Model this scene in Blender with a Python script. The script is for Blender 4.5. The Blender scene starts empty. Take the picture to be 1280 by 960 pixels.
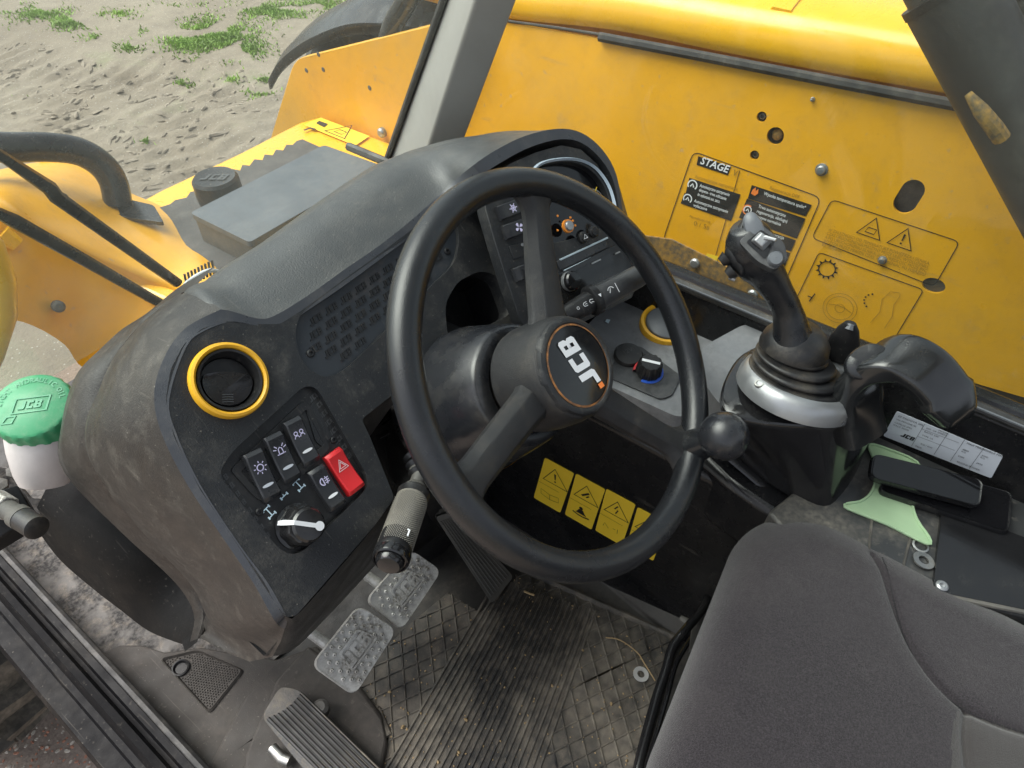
import bpy, bmesh, math, random
import numpy as np
from mathutils import Vector, Matrix, noise
from mathutils.geometry import tessellate_polygon
random.seed(7)
S = bpy.context.scene
COL = S.collection

# ---------------------------------------------------------------- camera
FPX = 870.0                                    # focal length in pixels of a 1280 px wide picture
TH, HD = math.radians(46), math.radians(53)    # looking down, and turned right from straight ahead (+y)
CAM = Vector((0, 0, 1.15))
NV = Vector((math.cos(TH)*math.sin(HD), math.cos(TH)*math.cos(HD), -math.sin(TH)))
RV = Vector((math.cos(HD), -math.sin(HD), 0))
DV = NV.cross(RV)
cd = bpy.data.cameras.new('camera'); cam = bpy.data.objects.new('camera', cd); COL.objects.link(cam)
cd.sensor_width = 36; cd.lens = FPX/1280*36; cd.clip_start = 0.02; cd.clip_end = 500
M = Matrix((RV, -DV, -NV)).transposed().to_4x4(); M.translation = CAM
cam.matrix_world = M
S.camera = cam

# ---------------------------------------------------------------- world, sun, exposure
SUN_EL, SUN_AZ = math.radians(56), math.radians(338)     # azimuth from +y clockwise: ahead of the machine, a little to the left
w = bpy.data.worlds.new('World'); S.world = w; w.use_nodes = True
nt = w.node_tree; sky = nt.nodes.new('ShaderNodeTexSky'); sky.sky_type = 'NISHITA'
sky.sun_disc = False; sky.sun_elevation = SUN_EL; sky.sun_rotation = SUN_AZ; sky.dust_density = 4; sky.air_density = 1.0
hs = nt.nodes.new('ShaderNodeHueSaturation'); hs.inputs['Saturation'].default_value = 0.35
nt.links.new(sky.outputs[0], hs.inputs['Color']); nt.links.new(hs.outputs[0], nt.nodes['Background'].inputs[0])
nt.nodes['Background'].inputs[1].default_value = 0.15
sl = bpy.data.lights.new('sun', 'SUN'); so = bpy.data.objects.new('sun', sl); COL.objects.link(so)
sl.energy = 2.0; sl.angle = math.radians(50); sl.color = (1, .97, .92)
sd = Vector((math.cos(SUN_EL)*math.sin(SUN_AZ), math.cos(SUN_EL)*math.cos(SUN_AZ), math.sin(SUN_EL)))
so.rotation_euler = sd.to_track_quat('Z', 'Y').to_euler()
S.view_settings.view_transform = 'Standard'; S.view_settings.look = 'None'
S.view_settings.exposure = 0.88; S.view_settings.gamma = 1
S.render.engine = 'CYCLES'

# ---------------------------------------------------------------- picking points on real planes
def ray(x, y):
    return ((x-640)*RV + (y-480)*DV + FPX*NV).normalized()
def PZ(x, y, z):
    d = ray(x, y); return CAM + d*((z-CAM.z)/d.z)
def PX(x, y, v):
    d = ray(x, y); return CAM + d*((v-CAM.x)/d.x)
def PY(x, y, v):
    d = ray(x, y); return CAM + d*((v-CAM.y)/d.y)
def PD(x, y, t):
    return CAM + ray(x, y)*t
def ON(x, y, pl):
    d = ray(x, y); return CAM + d*(((pl.o-CAM).dot(pl.n))/d.dot(pl.n))

class Fr:
    """a local frame: origin, u (right), v (up), n (out)"""
    def __init__(s, o, n, u=(1, 0, 0)):
        s.o = Vector(o); s.n = Vector(n).normalized()
        u = Vector(u); s.u = (u - s.n*u.dot(s.n)).normalized(); s.v = s.n.cross(s.u)
    def p(s, a, b, c=0): return s.o + s.u*a + s.v*b + s.n*c
    def at(s, o): return Fr(o, s.n, s.u)
    def rot(s, deg):
        r = math.radians(deg); return Fr(s.o, s.n, s.u*math.cos(r) + s.v*math.sin(r))
    def up(s, c): return Fr(s.o + s.n*c, s.n, s.u)
    def uv(s, P): d = Vector(P)-s.o; return d.dot(s.u), d.dot(s.v)
    def mat(s):
        m = Matrix((s.u, s.v, s.n)).transposed().to_4x4(); m.translation = s.o; return m

# ---------------------------------------------------------------- mesh building
def circ(fr, r, n=32, c=0, ry=None, a0=0, a1=2*math.pi):
    ry = r if ry is None else ry
    full = abs(a1-a0-2*math.pi) < 1e-6
    m = n if full else n-1
    return [fr.p(r*math.cos(a0+(a1-a0)*i/m), ry*math.sin(a0+(a1-a0)*i/m), c) for i in range(n)]
def rrect(fr, w, h, r, n=5, c=0):
    out = []
    for cx, cy, a in ((w/2-r, h/2-r, 0), (-w/2+r, h/2-r, 90), (-w/2+r, -h/2+r, 180), (w/2-r, -h/2+r, 270)):
        for i in range(n+1):
            t = math.radians(a+90*i/n); out.append(fr.p(cx+r*math.cos(t), cy+r*math.sin(t), c))
    return out
def rnd(pts, r, n=4):
    """round the corners of a closed polygon"""
    out = []; N = len(pts); pts = [Vector(p) for p in pts]
    rs = r if isinstance(r, (list, tuple)) else [r]*N
    for i in range(N):
        a, b, c = pts[i-1], pts[i], pts[(i+1) % N]; rr = rs[i]
        if rr <= 0: out.append(b); continue
        l1 = min(rr, (a-b).length*.49); l2 = min(rr, (c-b).length*.49)
        p = b+(a-b).normalized()*l1; q = b+(c-b).normalized()*l2
        for k in range(n+1):
            t = k/n; out.append(p*(1-t)**2 + b*2*t*(1-t) + q*t*t)
    return out
def cat(pts, sub=6, closed=False):
    """Catmull-Rom curve through points"""
    P = [Vector(p) for p in pts]; n = len(P); out = []
    for i in range(n if closed else n-1):
        if closed: a, b, c, d = P[i-1], P[i], P[(i+1) % n], P[(i+2) % n]
        else: a, b, c, d = P[max(i-1, 0)], P[i], P[i+1], P[min(i+2, n-1)]
        for k in range(sub):
            t = k/sub
            out.append(.5*((2*b)+(c-a)*t+(2*a-5*b+4*c-d)*t*t+(3*b-a-3*c+d)*t**3))
    if not closed: out.append(P[-1])
    return out
def resample(pts, n):
    P = [Vector(p) for p in pts]; L = [0]
    for a, b in zip(P, P[1:]): L.append(L[-1]+(b-a).length)
    out = []; j = 0
    for i in range(n):
        s = L[-1]*i/(n-1)
        while j < len(P)-2 and L[j+1] < s: j += 1
        t = (s-L[j])/max(L[j+1]-L[j], 1e-9); out.append(P[j].lerp(P[j+1], min(max(t, 0), 1)))
    return out

class MB:
    def __init__(s): s.v = []; s.f = []
    def add(s, vs, fs):
        o = len(s.v); s.v += [tuple(v) for v in vs]; s.f += [tuple(i+o for i in f) for f in fs]; return s
    def poly(s, pts): return s.add(pts, [tuple(range(len(pts)))])
    def loft(s, rings, closed=True, caps=True, cap0=None, cap1=None):
        n = len(rings[0]); vs = [p for r in rings for p in r]; fs = []
        for i in range(len(rings)-1):
            for j in range(n if closed else n-1):
                k = (j+1) % n
                fs.append((i*n+j, i*n+k, (i+1)*n+k, (i+1)*n+j))
        c0 = caps if cap0 is None else cap0; c1 = caps if cap1 is None else cap1
        if closed and c0: fs.append(tuple(reversed(range(n))))
        if closed and c1: fs.append(tuple((len(rings)-1)*n+j for j in range(n)))
        return s.add(vs, fs)
    def box(s, fr, w, d, h, c=(0, 0, 0)):
        """w along u, d along v, h along n, centred at c"""
        a, b, e = c
        r = [[fr.p(a+sx*w/2, b+sy*d/2, e+z*h/2) for sx, sy in ((-1, -1), (1, -1), (1, 1), (-1, 1))] for z in (-1, 1)]
        return s.loft(r)
    def lathe(s, fr, prof, n=32, cap0=False, cap1=False, sy=1.0):
        return s.loft([circ(fr, r, n, c, r*sy) for r, c in prof], cap0=cap0, cap1=cap1)
    def tube(s, path, r, n=12, caps=True, up=(0, 0, 1), flat=1.0, twist=None):
        P = [Vector(p) for p in path]; rings = []
        R = r if isinstance(r, (list, tuple)) else [r]*len(P)
        U = None
        for i, p in enumerate(P):
            t = (P[min(i+1, len(P)-1)]-P[max(i-1, 0)]).normalized()
            if U is None: U = Vector(up)
            U = U - t*U.dot(t)
            if U.length < 1e-6: U = Vector((1, 0, 0)) - t*t.x
            U.normalize(); W = t.cross(U)
            rad = R[i]; ra, rb = rad if isinstance(rad, (tuple, list)) else (rad, rad*flat)
            rings.append([p + W*(ra*math.cos(2*math.pi*k/n)) + U*(rb*math.sin(2*math.pi*k/n)) for k in range(n)])
        return s.loft(rings, caps=caps)
    def plate(s, outer, holes=(), n=(0, 0, 1), depth=.01, back=True, bevel=0.0):
        """flat plate with real holes: front at the outline, back pushed against n by depth"""
        n = Vector(n).normalized(); loops = [[Vector(p) for p in outer]] + [[Vector(p) for p in h] for h in holes]
        tris = tessellate_polygon(loops); flat = [p for l in loops for p in l]
        nn = Vector((0, 0, 0))
        for t in tris: nn += (flat[t[1]]-flat[t[0]]).cross(flat[t[2]]-flat[t[0]])
        if nn.dot(n) < 0: tris = [tuple(reversed(t)) for t in tris]
        N = len(flat); vs = flat + [p-n*depth for p in flat]
        fs = [tuple(t) for t in tris]
        if back: fs += [tuple(i+N for i in reversed(t)) for t in tris]
        o = 0
        for l in loops:
            m = len(l)
            for j in range(m): k = (j+1) % m; fs.append((o+j, o+j+N, o+k+N, o+k))
            o += m
        return s.add(vs, fs)
    def grid(s, rows, flip=False):
        return s.loft(rows, closed=False)
    def stroke(s, fr, pts, wd, c=.0004, closed=False):
        """thin printed line in a frame"""
        P = [Vector((a, b)) for a, b in pts]; n = len(P)
        if n < 2: return s
        L, R = [], []
        for i in range(n):
            if closed: a, b = P[i-1], P[(i+1) % n]
            else: a, b = P[max(i-1, 0)], P[min(i+1, n-1)]
            t = (b-a); t = t.normalized() if t.length > 1e-9 else Vector((1, 0)); q = Vector((-t.y, t.x))*wd/2
            L.append(fr.p(*(P[i]+q), c)); R.append(fr.p(*(P[i]-q), c))
        vs = L+R; fs = [(i, i+1, n+i+1, n+i) for i in range(n-1)]
        if closed: fs.append((n-1, 0, n, 2*n-1))
        return s.add(vs, fs)
    def flat(s, fr, pts, c=.0004, holes=()):
        loops = [[fr.p(a, b, c) for a, b in pts]]+[[fr.p(a, b, c) for a, b in h] for h in holes]
        t = tessellate_polygon(loops); vs = [p for l in loops for p in l]
        return s.add(vs, [tuple(x) for x in t])
    def build(s, name, m, parent=None, sharp=35, bevel=0, seg=2, sub=0, kind=None, label=None):
        me = bpy.data.meshes.new(name); me.from_pydata(s.v, [], s.f)
        bm = bmesh.new(); bm.from_mesh(me)
        bmesh.ops.remove_doubles(bm, verts=bm.verts, dist=1e-6)
        bmesh.ops.recalc_face_normals(bm, faces=bm.faces); bm.to_mesh(me); bm.free()
        me.materials.append(m)
        me.polygons.foreach_set('use_smooth', [True]*len(me.polygons))
        me.set_sharp_from_angle(angle=math.radians(sharp)); me.update()
        o = bpy.data.objects.new(name, me); COL.objects.link(o)
        if parent is not None:
            org = ORG[parent.name]; me.transform(Matrix.Translation(-org)); o.parent = parent; ORG[o.name] = org
        else: ORG[o.name] = Vector((0, 0, 0))
        if sub:
            b = o.modifiers.new('sub', 'SUBSURF'); b.levels = sub; b.render_levels = sub
        if bevel:
            b = o.modifiers.new('bevel', 'BEVEL'); b.width = bevel; b.segments = seg; b.limit_method = 'ANGLE'
            b.angle_limit = math.radians(40); b.harden_normals = False
        if kind: o['kind'] = kind
        if label: o['label'] = label
        return o
ORG = {}
def thing(name, label, cat, loc=(0, 0, 0), group=None, kind=None):
    o = bpy.data.objects.new(name, None); COL.objects.link(o); o.location = loc
    o.empty_display_size = .05; ORG[o.name] = Vector(loc)
    o['label'] = label; o['category'] = cat
    if group: o['group'] = group
    return o
def tag(o, label, cat, group=None):
    o['label'] = label; o['category'] = cat
    if group: o['group'] = group
    # put the origin of a one-mesh thing at its lowest middle
    vs = np.array([v.co for v in o.data.vertices]); c = Vector(((vs[:, 0].min()+vs[:, 0].max())/2, (vs[:, 1].min()+vs[:, 1].max())/2, vs[:, 2].min()))
    o.data.transform(Matrix.Translation(-c)); o.location = c; ORG[o.name] = c
    return o

_glyph = {}
def text(mb, fr, s, size, align='LEFT', shear=0.0, c=.0005, sx=1.0, bold=0.0, res=2):
    """lettering laid flat in a frame, added to an MB"""
    key = (s, align, shear, bold, res)
    if key not in _glyph:
        cu = bpy.data.curves.new('t', 'FONT'); cu.body = s; cu.size = 1; cu.align_x = align; cu.shear = shear
        cu.resolution_u = res; cu.offset = bold; cu.fill_mode = 'FRONT'
        ob = bpy.data.objects.new('t', cu); COL.objects.link(ob)
        dg = bpy.context.evaluated_depsgraph_get(); me = bpy.data.meshes.new_from_object(ob.evaluated_get(dg))
        _glyph[key] = ([v.co.copy() for v in me.vertices], [tuple(p.vertices) for p in me.polygons])
        bpy.data.objects.remove(ob); bpy.data.curves.remove(cu); bpy.data.meshes.remove(me)
    vs, fs = _glyph[key]
    return mb.add([fr.p(v.x*size*sx, v.y*size, c) for v in vs], fs)

# ---------------------------------------------------------------- materials
def mat(name, base, rough=.5, metal=0, dust=None, bump=(900, .15), spec=.5, coat=0, rvar=.12, mottle=.12, mscale=14, dust2=None, extra=None, sheen=0, speck=None):
    m = bpy.data.materials.new(name); m.use_nodes = True; nt = m.node_tree; N = nt.nodes; L = nt.links
    b = N['Principled BSDF']
    tc = N.new('ShaderNodeTexCoord'); co = tc.outputs['Object']
    def noi(scale, det=4, rg=.55, dist=0):
        n = N.new('ShaderNodeTexNoise'); n.inputs['Scale'].default_value = scale; n.inputs['Detail'].default_value = det
        n.inputs['Roughness'].default_value = rg; n.inputs['Distortion'].default_value = dist; L.new(co, n.inputs['Vector']); return n.outputs['Fac']
    def rng(src, a, bb, lo=0, hi=1):
        r = N.new('ShaderNodeMapRange'); r.inputs[1].default_value = a; r.inputs[2].default_value = bb
        r.inputs[3].default_value = lo; r.inputs[4].default_value = hi; L.new(src, r.inputs[0]); return r.outputs[0]
    def mix(fac, a, bb):
        x = N.new('ShaderNodeMix'); x.data_type = 'RGBA'
        L.new(fac, x.inputs[0])
        for i, q in ((6, a), (7, bb)):
            if isinstance(q, tuple): x.inputs[i].default_value = (*q, 1)
            else: L.new(q, x.inputs[i])
        return x.outputs[2]
    c0 = tuple(max(0, x*(1-mottle)) for x in base); c1 = tuple(min(1, x*(1+mottle)) for x in base)
    col = mix(rng(noi(mscale), .3, .7), c0, c1)
    ro = rng(noi(mscale*2.3, 5), .3, .7, max(rough-rvar, .03), min(rough+rvar, 1))
    for dd in (dust, dust2):
        if dd:
            dc, amt, sc, lo, hi = dd
            f = rng(noi(sc, 7, .62, .3), lo, hi, 0, amt)
            f2 = rng(noi(sc*11, 3), .35, .62, .35, 1)
            mu = N.new('ShaderNodeMath'); mu.operation = 'MULTIPLY'; L.new(f, mu.inputs[0]); L.new(f2, mu.inputs[1])
            col = mix(mu.outputs[0], col, dc)
            x = N.new('ShaderNodeMix'); x.data_type = 'FLOAT'; L.new(mu.outputs[0], x.inputs[0]); L.new(ro, x.inputs[2]); x.inputs[3].default_value = .85
            ro = x.outputs[0]
    if speck:
        col = mix(rng(noi(speck[1], 2, .4), .70-speck[2], .78-speck[2], 0, speck[0]), col, (.30, .275, .235))
        col = mix(rng(noi(speck[1]*.31, 3, .6), .66, .74, 0, speck[0]*.5), col, (.24, .215, .18))
        mp_ = N.new('ShaderNodeMapping'); mp_.inputs['Scale'].default_value = (260, 9, 40); mp_.inputs['Rotation'].default_value = (.4, .3, .9)
        ns = N.new('ShaderNodeTexNoise'); ns.inputs['Scale'].default_value = 1; ns.inputs['Detail'].default_value = 2; L.new(co, mp_.inputs[0]); L.new(mp_.outputs[0], ns.inputs['Vector'])
        col = mix(rng(ns.outputs[0], .68, .76, 0, speck[0]*.55), col, (.22, .20, .17))
    L.new(col, b.inputs['Base Color']); L.new(ro, b.inputs['Roughness'])
    b.inputs['Metallic'].default_value = metal; b.inputs['Specular IOR Level'].default_value = spec
    b.inputs['Coat Weight'].default_value = coat; b.inputs['Coat Roughness'].default_value = .15
    if sheen: b.inputs['Sheen Weight'].default_value = sheen; b.inputs['Sheen Roughness'].default_value = .5
    if bump:
        bp = N.new('ShaderNodeBump'); bp.inputs['Strength'].default_value = bump[1]; bp.inputs['Distance'].default_value = .001
        L.new(noi(bump[0], 3), bp.inputs['Height']); L.new(bp.outputs[0], b.inputs['Normal'])
    return m
DUST = (.36, .33, .28); TAN = (.30, .25, .18)
M_ = dict(
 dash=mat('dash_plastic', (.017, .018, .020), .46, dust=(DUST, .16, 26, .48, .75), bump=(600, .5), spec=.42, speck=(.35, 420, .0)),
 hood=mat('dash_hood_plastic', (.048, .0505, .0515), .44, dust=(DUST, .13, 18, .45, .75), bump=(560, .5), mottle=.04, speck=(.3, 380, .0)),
 side=mat('dash_side_plastic', (.019, .0165, .015), .48, dust=((.17, .145, .12), .22, 9, .42, .75), dust2=(DUST, .18, 44, .52, .75), bump=(600, .5), speck=(.35, 350, .0)),
 black=mat('black_plastic', (.013, .013, .014), .40, spec=.4, dust=(DUST, .10, 24, .48, .8), speck=(.25, 420, .0)),
 gloss=mat('gloss_black', (.012, .012, .013), .14, dust=(DUST, .06, 16, .5, .8), bump=None, rvar=.06),
 satin=mat('satin_black_panel', (.008, .008, .009), .26, spec=.35, dust=(DUST, .06, 7, .5, .8), bump=(300, .05), speck=(.2, 300, .0)),
 wheel=mat('wheel_rubber', (.012, .013, .015), .24, dust=(DUST, .03, 20, .5, .8), bump=(900, .28), rvar=.05),
 spoke=mat('spoke_plastic', (.020, .020, .021), .42, dust=(TAN, .22, 22, .48, .8), bump=(1500, .7)),
 shroud=mat('column_plastic', (.014, .015, .018), .24, dust=(DUST, .15, 12, .5, .8), bump=(700, .06)),
 switch=mat('switch_black', (.022, .023, .026), .30, bump=None, dust=(DUST, .10, 60, .5, .8)),
 red=mat('red_switch', (.58, .018, .022), .32, bump=None, dust=((.4, .1, .08), .2, 60, .5, .8)),
 white=mat('white_print', (.75, .76, .78), .6, bump=None, mottle=.03),
 pale=mat('pale_blue_print', (.55, .70, .78), .6, bump=None, mottle=.03),
 lilac=mat('lilac_print', (.66, .62, .85), .6, bump=None, mottle=.03),
 grey_print=mat('grey_print', (.06, .063, .066), .7, bump=None, mottle=.03),
 blackp=mat('black_print', (.012, .012, .012), .55, bump=None, mottle=.03),
 faintp=mat('faint_print', (.33, .19, .02), .5, bump=None, mottle=.2),
 orangep=mat('orange_print', (.85, .22, .04), .5, bump=None),
 ringy=mat('yellow_ring', (.80, .42, .02), .45, bump=None, dust=((.4, .25, .1), .3, 40, .5, .8), mottle=.05),
 yellow=mat('yellow_paint', (.80, .385, .006), .36, dust=((.55, .32, .06), .45, 7, .42, .8), bump=(60, .06), coat=.25, mottle=.06, mscale=5, speck=(.35, 70, .0), dust2=((.42, .22, .03), .35, 22, .5, .75)),
 yellowc=mat('yellow_paint_clean', (.84, .44, .010), .30, dust=((.55, .33, .1), .2, 9, .5, .8), bump=(60, .03), coat=.35, mottle=.04),
 mud=mat('muddy_yellow_paint', (.42, .22, .03), .7, dust=((.11, .082, .05), .96, 12, .26, .50), dust2=((.05, .035, .02), .8, 40, .5, .7), bump=(200, .6), mottle=.2),
 stick=mat('yellow_sticker', (.90, .62, .04), .4, bump=None, mottle=.03),
 paleS=mat('label_silver', (.52, .55, .60), .35, bump=None, mottle=.04),
 pillar=mat('pillar_grey', (.30, .295, .275), .45, bump=(900, .12), dust=((.2, .19, .17), .2, 20, .5, .8), mottle=.04),
 seal=mat('rubber_seal', (.015, .015, .015), .55, bump=(400, .2), dust=(DUST, .25, 25, .45, .8)),
 deckg=mat('grey_deck_lid', (.070, .082, .095), .5, bump=(500, .2), dust=(DUST, .2, 10, .45, .8)),
 grip=mat('antislip_pad', (.085, .08, .078), .85, bump=(1200, 1.0), dust=(DUST, .25, 20, .45, .8)),
 rubber=mat('black_tube', (.010, .010, .011), .26, bump=(300, .1), dust=(DUST, .08, 25, .5, .8)),
 steel=mat('steel', (.52, .51, .48), .38, metal=1, bump=(200, .1), dust=((.2, .16, .11), .5, 50, .45, .7)),
 chrome=mat('bright_metal', (.75, .75, .76), .22, metal=1, bump=None),
 silver=mat('silver_plastic', (.33, .34, .35), .36, metal=.7, bump=(900, .08), dust=((.3, .27, .22), .35, 30, .48, .8)),
 pedal=mat('worn_cast_pedal', (.58, .57, .54), .48, metal=.35, bump=(500, .15), dust=((.12, .10, .075), .8, 30, .40, .62), mottle=.12, mscale=60),
 oldmetal=mat('dusty_grey_metal', (.075, .072, .066), .62, bump=(300, .4), dust=((.17, .155, .13), .6, 12, .36, .68), mottle=.2),
 mat=mat('floor_mat_rubber', (.030, .028, .026), .5, bump=(500, .5), dust=((.25, .22, .175), .85, 5, .44, .64), dust2=((.24, .20, .15), .6, 45, .47, .72)),
 frub=mat('grey_floor_rubber', (.046, .042, .038), .62, spec=.3, bump=(700, .4), dust=((.15, .13, .11), .45, 8, .4, .75), speck=(.4, 300, 0)),
 grime=mat('grimy_floor', (.13, .122, .113), .70, bump=(160, .9), dust=((.018, .017, .017), .97, 16, .40, .54), dust2=((.33, .28, .22), .5, 55, .5, .7), mottle=.2),
 fabric=mat('seat_fabric', (.0135, .0108, .0130), .92, spec=.2, bump=(1500, 1.0), mottle=.12, mscale=6, sheen=.25, rvar=.02, dust=((.046, .038, .044), .9, 620, .42, .66), dust2=((.07, .062, .06), .3, 5, .45, .75)),
 fabric2=mat('seat_fabric_grey', (.036, .032, .031), .92, spec=.2, bump=(1500, 1.0), mottle=.05, sheen=.3, rvar=.02),
 thread=mat('seam_thread', (.02, .02, .022), .9, bump=None),
 console=mat('console_plastic', (.026, .027, .030), .40, bump=(900, .3), dust=((.30, .30, .29), .25, 11, .38, .72)),
 consoleg=mat('console_dusty_plate', (.15, .155, .165), .34, bump=(900, .2), dust=((.36, .36, .36), .5, 10, .36, .7), dust2=((.05, .05, .05), .6, 18, .55, .75)),
 boot=mat('boot_rubber', (.016, .016, .017), .40, bump=(900, .2), dust=(TAN, .25, 30, .45, .8)),
 stick_=mat('joystick_plastic', (.012, .013, .015), .28, bump=(900, .15), dust=(DUST, .08, 30, .5, .8)),
 greybtn=mat('grey_button', (.11, .118, .13), .4, bump=None),
 greencap=mat('green_cap', (.045, .30, .135), .42, bump=(300, .15), dust=((.30, .40, .28), .4, 45, .42, .7)),
 bottle=mat('milky_bottle', (.62, .57, .56), .4, bump=(150, .1), dust=((.35, .3, .26), .35, 18, .45, .8)),
 greens=mat('pale_green_holder', (.33, .47, .28), .55, bump=(600, .2), dust=((.4, .45, .3), .3, 30, .45, .8)),
 tyre=mat('tyre_rubber', (.045, .042, .038), .8, bump=(150, .5), dust=((.30, .27, .22), .6, 8, .4, .65)),
 screen=mat('phone_glass', (.006, .006, .007), .05, bump=None, rvar=.02),
 darkmetal=mat('dark_cylinder_paint', (.03, .03, .031), .5, bump=(300, .2), dust=((.22, .21, .19), .35, 6, .45, .8)),
 twig=mat('dry_straw', (.38, .27, .14), .8, bump=None),
 amber=mat('amber_lens', (.75, .25, .03), .3, bump=None),
 blue=mat('blue_plastic', (.03, .12, .62), .4, bump=None),
 strip=mat('bright_strip', (.42, .50, .55), .35, metal=.2, bump=None),
 knurl=mat('knurled_grip', (.16, .15, .13), .5, bump=None, dust=((.26, .24, .19), .5, 60, .4, .7)),
)
def glassmat(name, dirt, lo, hi, tint=(.93, .97, .95)):
    m = bpy.data.materials.new(name); m.use_nodes = True; nt = m.node_tree; N = nt.nodes; L = nt.links; N.clear()
    out = N.new('ShaderNodeOutputMaterial'); tr = N.new('ShaderNodeBsdfTransparent'); tr.inputs[0].default_value = (*tint, 1)
    gl = N.new('ShaderNodeBsdfGlossy'); gl.inputs['Roughness'].default_value = .03
    lw = N.new('ShaderNodeLayerWeight'); lw.inputs[0].default_value = .5
    pw = N.new('ShaderNodeMath'); pw.operation = 'POWER'; L.new(lw.outputs['Facing'], pw.inputs[0]); pw.inputs[1].default_value = 5
    fr = N.new('ShaderNodeMapRange'); fr.inputs[3].default_value = .025; fr.inputs[4].default_value = .24; L.new(pw.outputs[0], fr.inputs[0])
    m1 = N.new('ShaderNodeMixShader'); L.new(fr.outputs[0], m1.inputs[0]); L.new(tr.outputs[0], m1.inputs[1]); L.new(gl.outputs[0], m1.inputs[2])
    df = N.new('ShaderNodeBsdfDiffuse'); df.inputs[0].default_value = (*dirt, 1)
    tl = N.new('ShaderNodeBsdfTranslucent'); tl.inputs[0].default_value = (*dirt, 1)
    dm = N.new('ShaderNodeMixShader'); dm.inputs[0].default_value = .5; L.new(df.outputs[0], dm.inputs[1]); L.new(tl.outputs[0], dm.inputs[2])
    tc = N.new('ShaderNodeTexCoord'); n1 = N.new('ShaderNodeTexNoise'); n1.inputs['Scale'].default_value = 3.5; n1.inputs['Detail'].default_value = 6
    n2 = N.new('ShaderNodeTexNoise'); n2.inputs['Scale'].default_value = 520; n2.inputs['Detail'].default_value = 2
    L.new(tc.outputs['Object'], n1.inputs['Vector']); L.new(tc.outputs['Object'], n2.inputs['Vector'])
    r1 = N.new('ShaderNodeMapRange'); r1.inputs[1].default_value = .3; r1.inputs[2].default_value = .75; r1.inputs[3].default_value = lo; r1.inputs[4].default_value = hi
    r2 = N.new('ShaderNodeMapRange'); r2.inputs[1].default_value = .69; r2.inputs[2].default_value = .80; r2.inputs[3].default_value = 0; r2.inputs[4].default_value = .28
    L.new(n1.outputs[0], r1.inputs[0]); L.new(n2.outputs[0], r2.inputs[0])
    ad = N.new('ShaderNodeMath'); ad.operation = 'ADD'; ad.use_clamp = True; L.new(r1.outputs[0], ad.inputs[0]); L.new(r2.outputs[0], ad.inputs[1])
    m2 = N.new('ShaderNodeMixShader'); L.new(ad.outputs[0], m2.inputs[0]); L.new(m1.outputs[0], m2.inputs[1]); L.new(dm.outputs[0], m2.inputs[2])
    L.new(m2.outputs[0], out.inputs[0]); return m
M_['ribr'] = mat('mat_rib_rubber', (.022, .022, .023), .40, dust=((.27, .24, .19), .85, 5, .44, .62), dust2=((.22, .185, .135), .7, 130, .45, .72), bump=(500, .4))
M_['darkfloor'] = mat('dark_floor_paint', (.022, .021, .020), .6, bump=(300, .4), dust=((.15, .13, .105), .5, 12, .48, .72))
M_['trimring'] = mat('pale_gauge_trim', (.42, .50, .58), .35, bump=None)
M_['chamfer'] = mat('satin_edge_plastic', (.045, .048, .056), .34, dust=(DUST, .15, 30, .5, .8), bump=(1400, .3))
M_['void'] = mat('grubby_black_plastic', (.007, .007, .007), .6, spec=.2, bump=(300, .3), speck=(.25, 200, 0))
M_['handle'] = mat('polished_black_plastic', (.013, .014, .015), .17, spec=.6, bump=None, dust=(DUST, .05, 30, .5, .8), rvar=.05)
M_['sillm'] = mat('door_sill_paint', (.006, .006, .007), .5, spec=.10, dust=((.2, .18, .15), .12, 12, .5, .8), bump=(500, .3), speck=(.3, 260, 0))
M_['washer'] = mat('bright_zinc', (.62, .62, .60), .35, metal=.2, bump=None)
M_['glassF'] = glassmat('dusty_windscreen_glass', (.70, .72, .66), .012, .055)
M_['glassS'] = glassmat('dusty_side_glass', (.55, .52, .45), .008, .045)
# the letters used by the marks on the wheel, pedals, caps and speaker grille
LJ = [[(.36, 1), (.66, 1), (.66, .12), (.56, 0), (0, 0), (0, .27), (.36, .27)]]
LC = [[(.10, 0), (0, .10), (0, .90), (.10, 1), (.66, 1), (.66, .73), (.28, .73), (.28, .27), (.66, .27), (.66, 0)]]
LB_ = [[(0, 0), (0, 1), (.62, 1), (.72, .90), (.72, .60), (.64, .5), (.72, .40), (.72, .10), (.62, 0)],
      [(.28, .60), (.46, .60), (.46, .79), (.28, .79)], [(.28, .21), (.46, .21), (.46, .40), (.28, .40)]]
def logo(mb, fr, h, c=.0005, shear=.25, depth=0):
    x = -1.15
    for g, wd in ((LJ, .80), (LC, .80), (LB_, .72)):
        loops = [[((a+x+shear*(b-.5))*h, (b-.5)*h) for a, b in l] for l in g]
        if depth:
            mb.plate([fr.p(a, b, c) for a, b in loops[0]], [[fr.p(a, b, c) for a, b in l] for l in loops[1:]], fr.n, depth, back=False)
        else: mb.flat(fr, loops[0], c, loops[1:])
        x += wd
    return mb
def ccurve(r, a0, a1, n=12, cx=0, cy=0):
    return [(cx+r*math.cos(math.radians(a0+(a1-a0)*i/(n-1))), cy+r*math.sin(math.radians(a0+(a1-a0)*i/(n-1)))) for i in range(n)]
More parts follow.
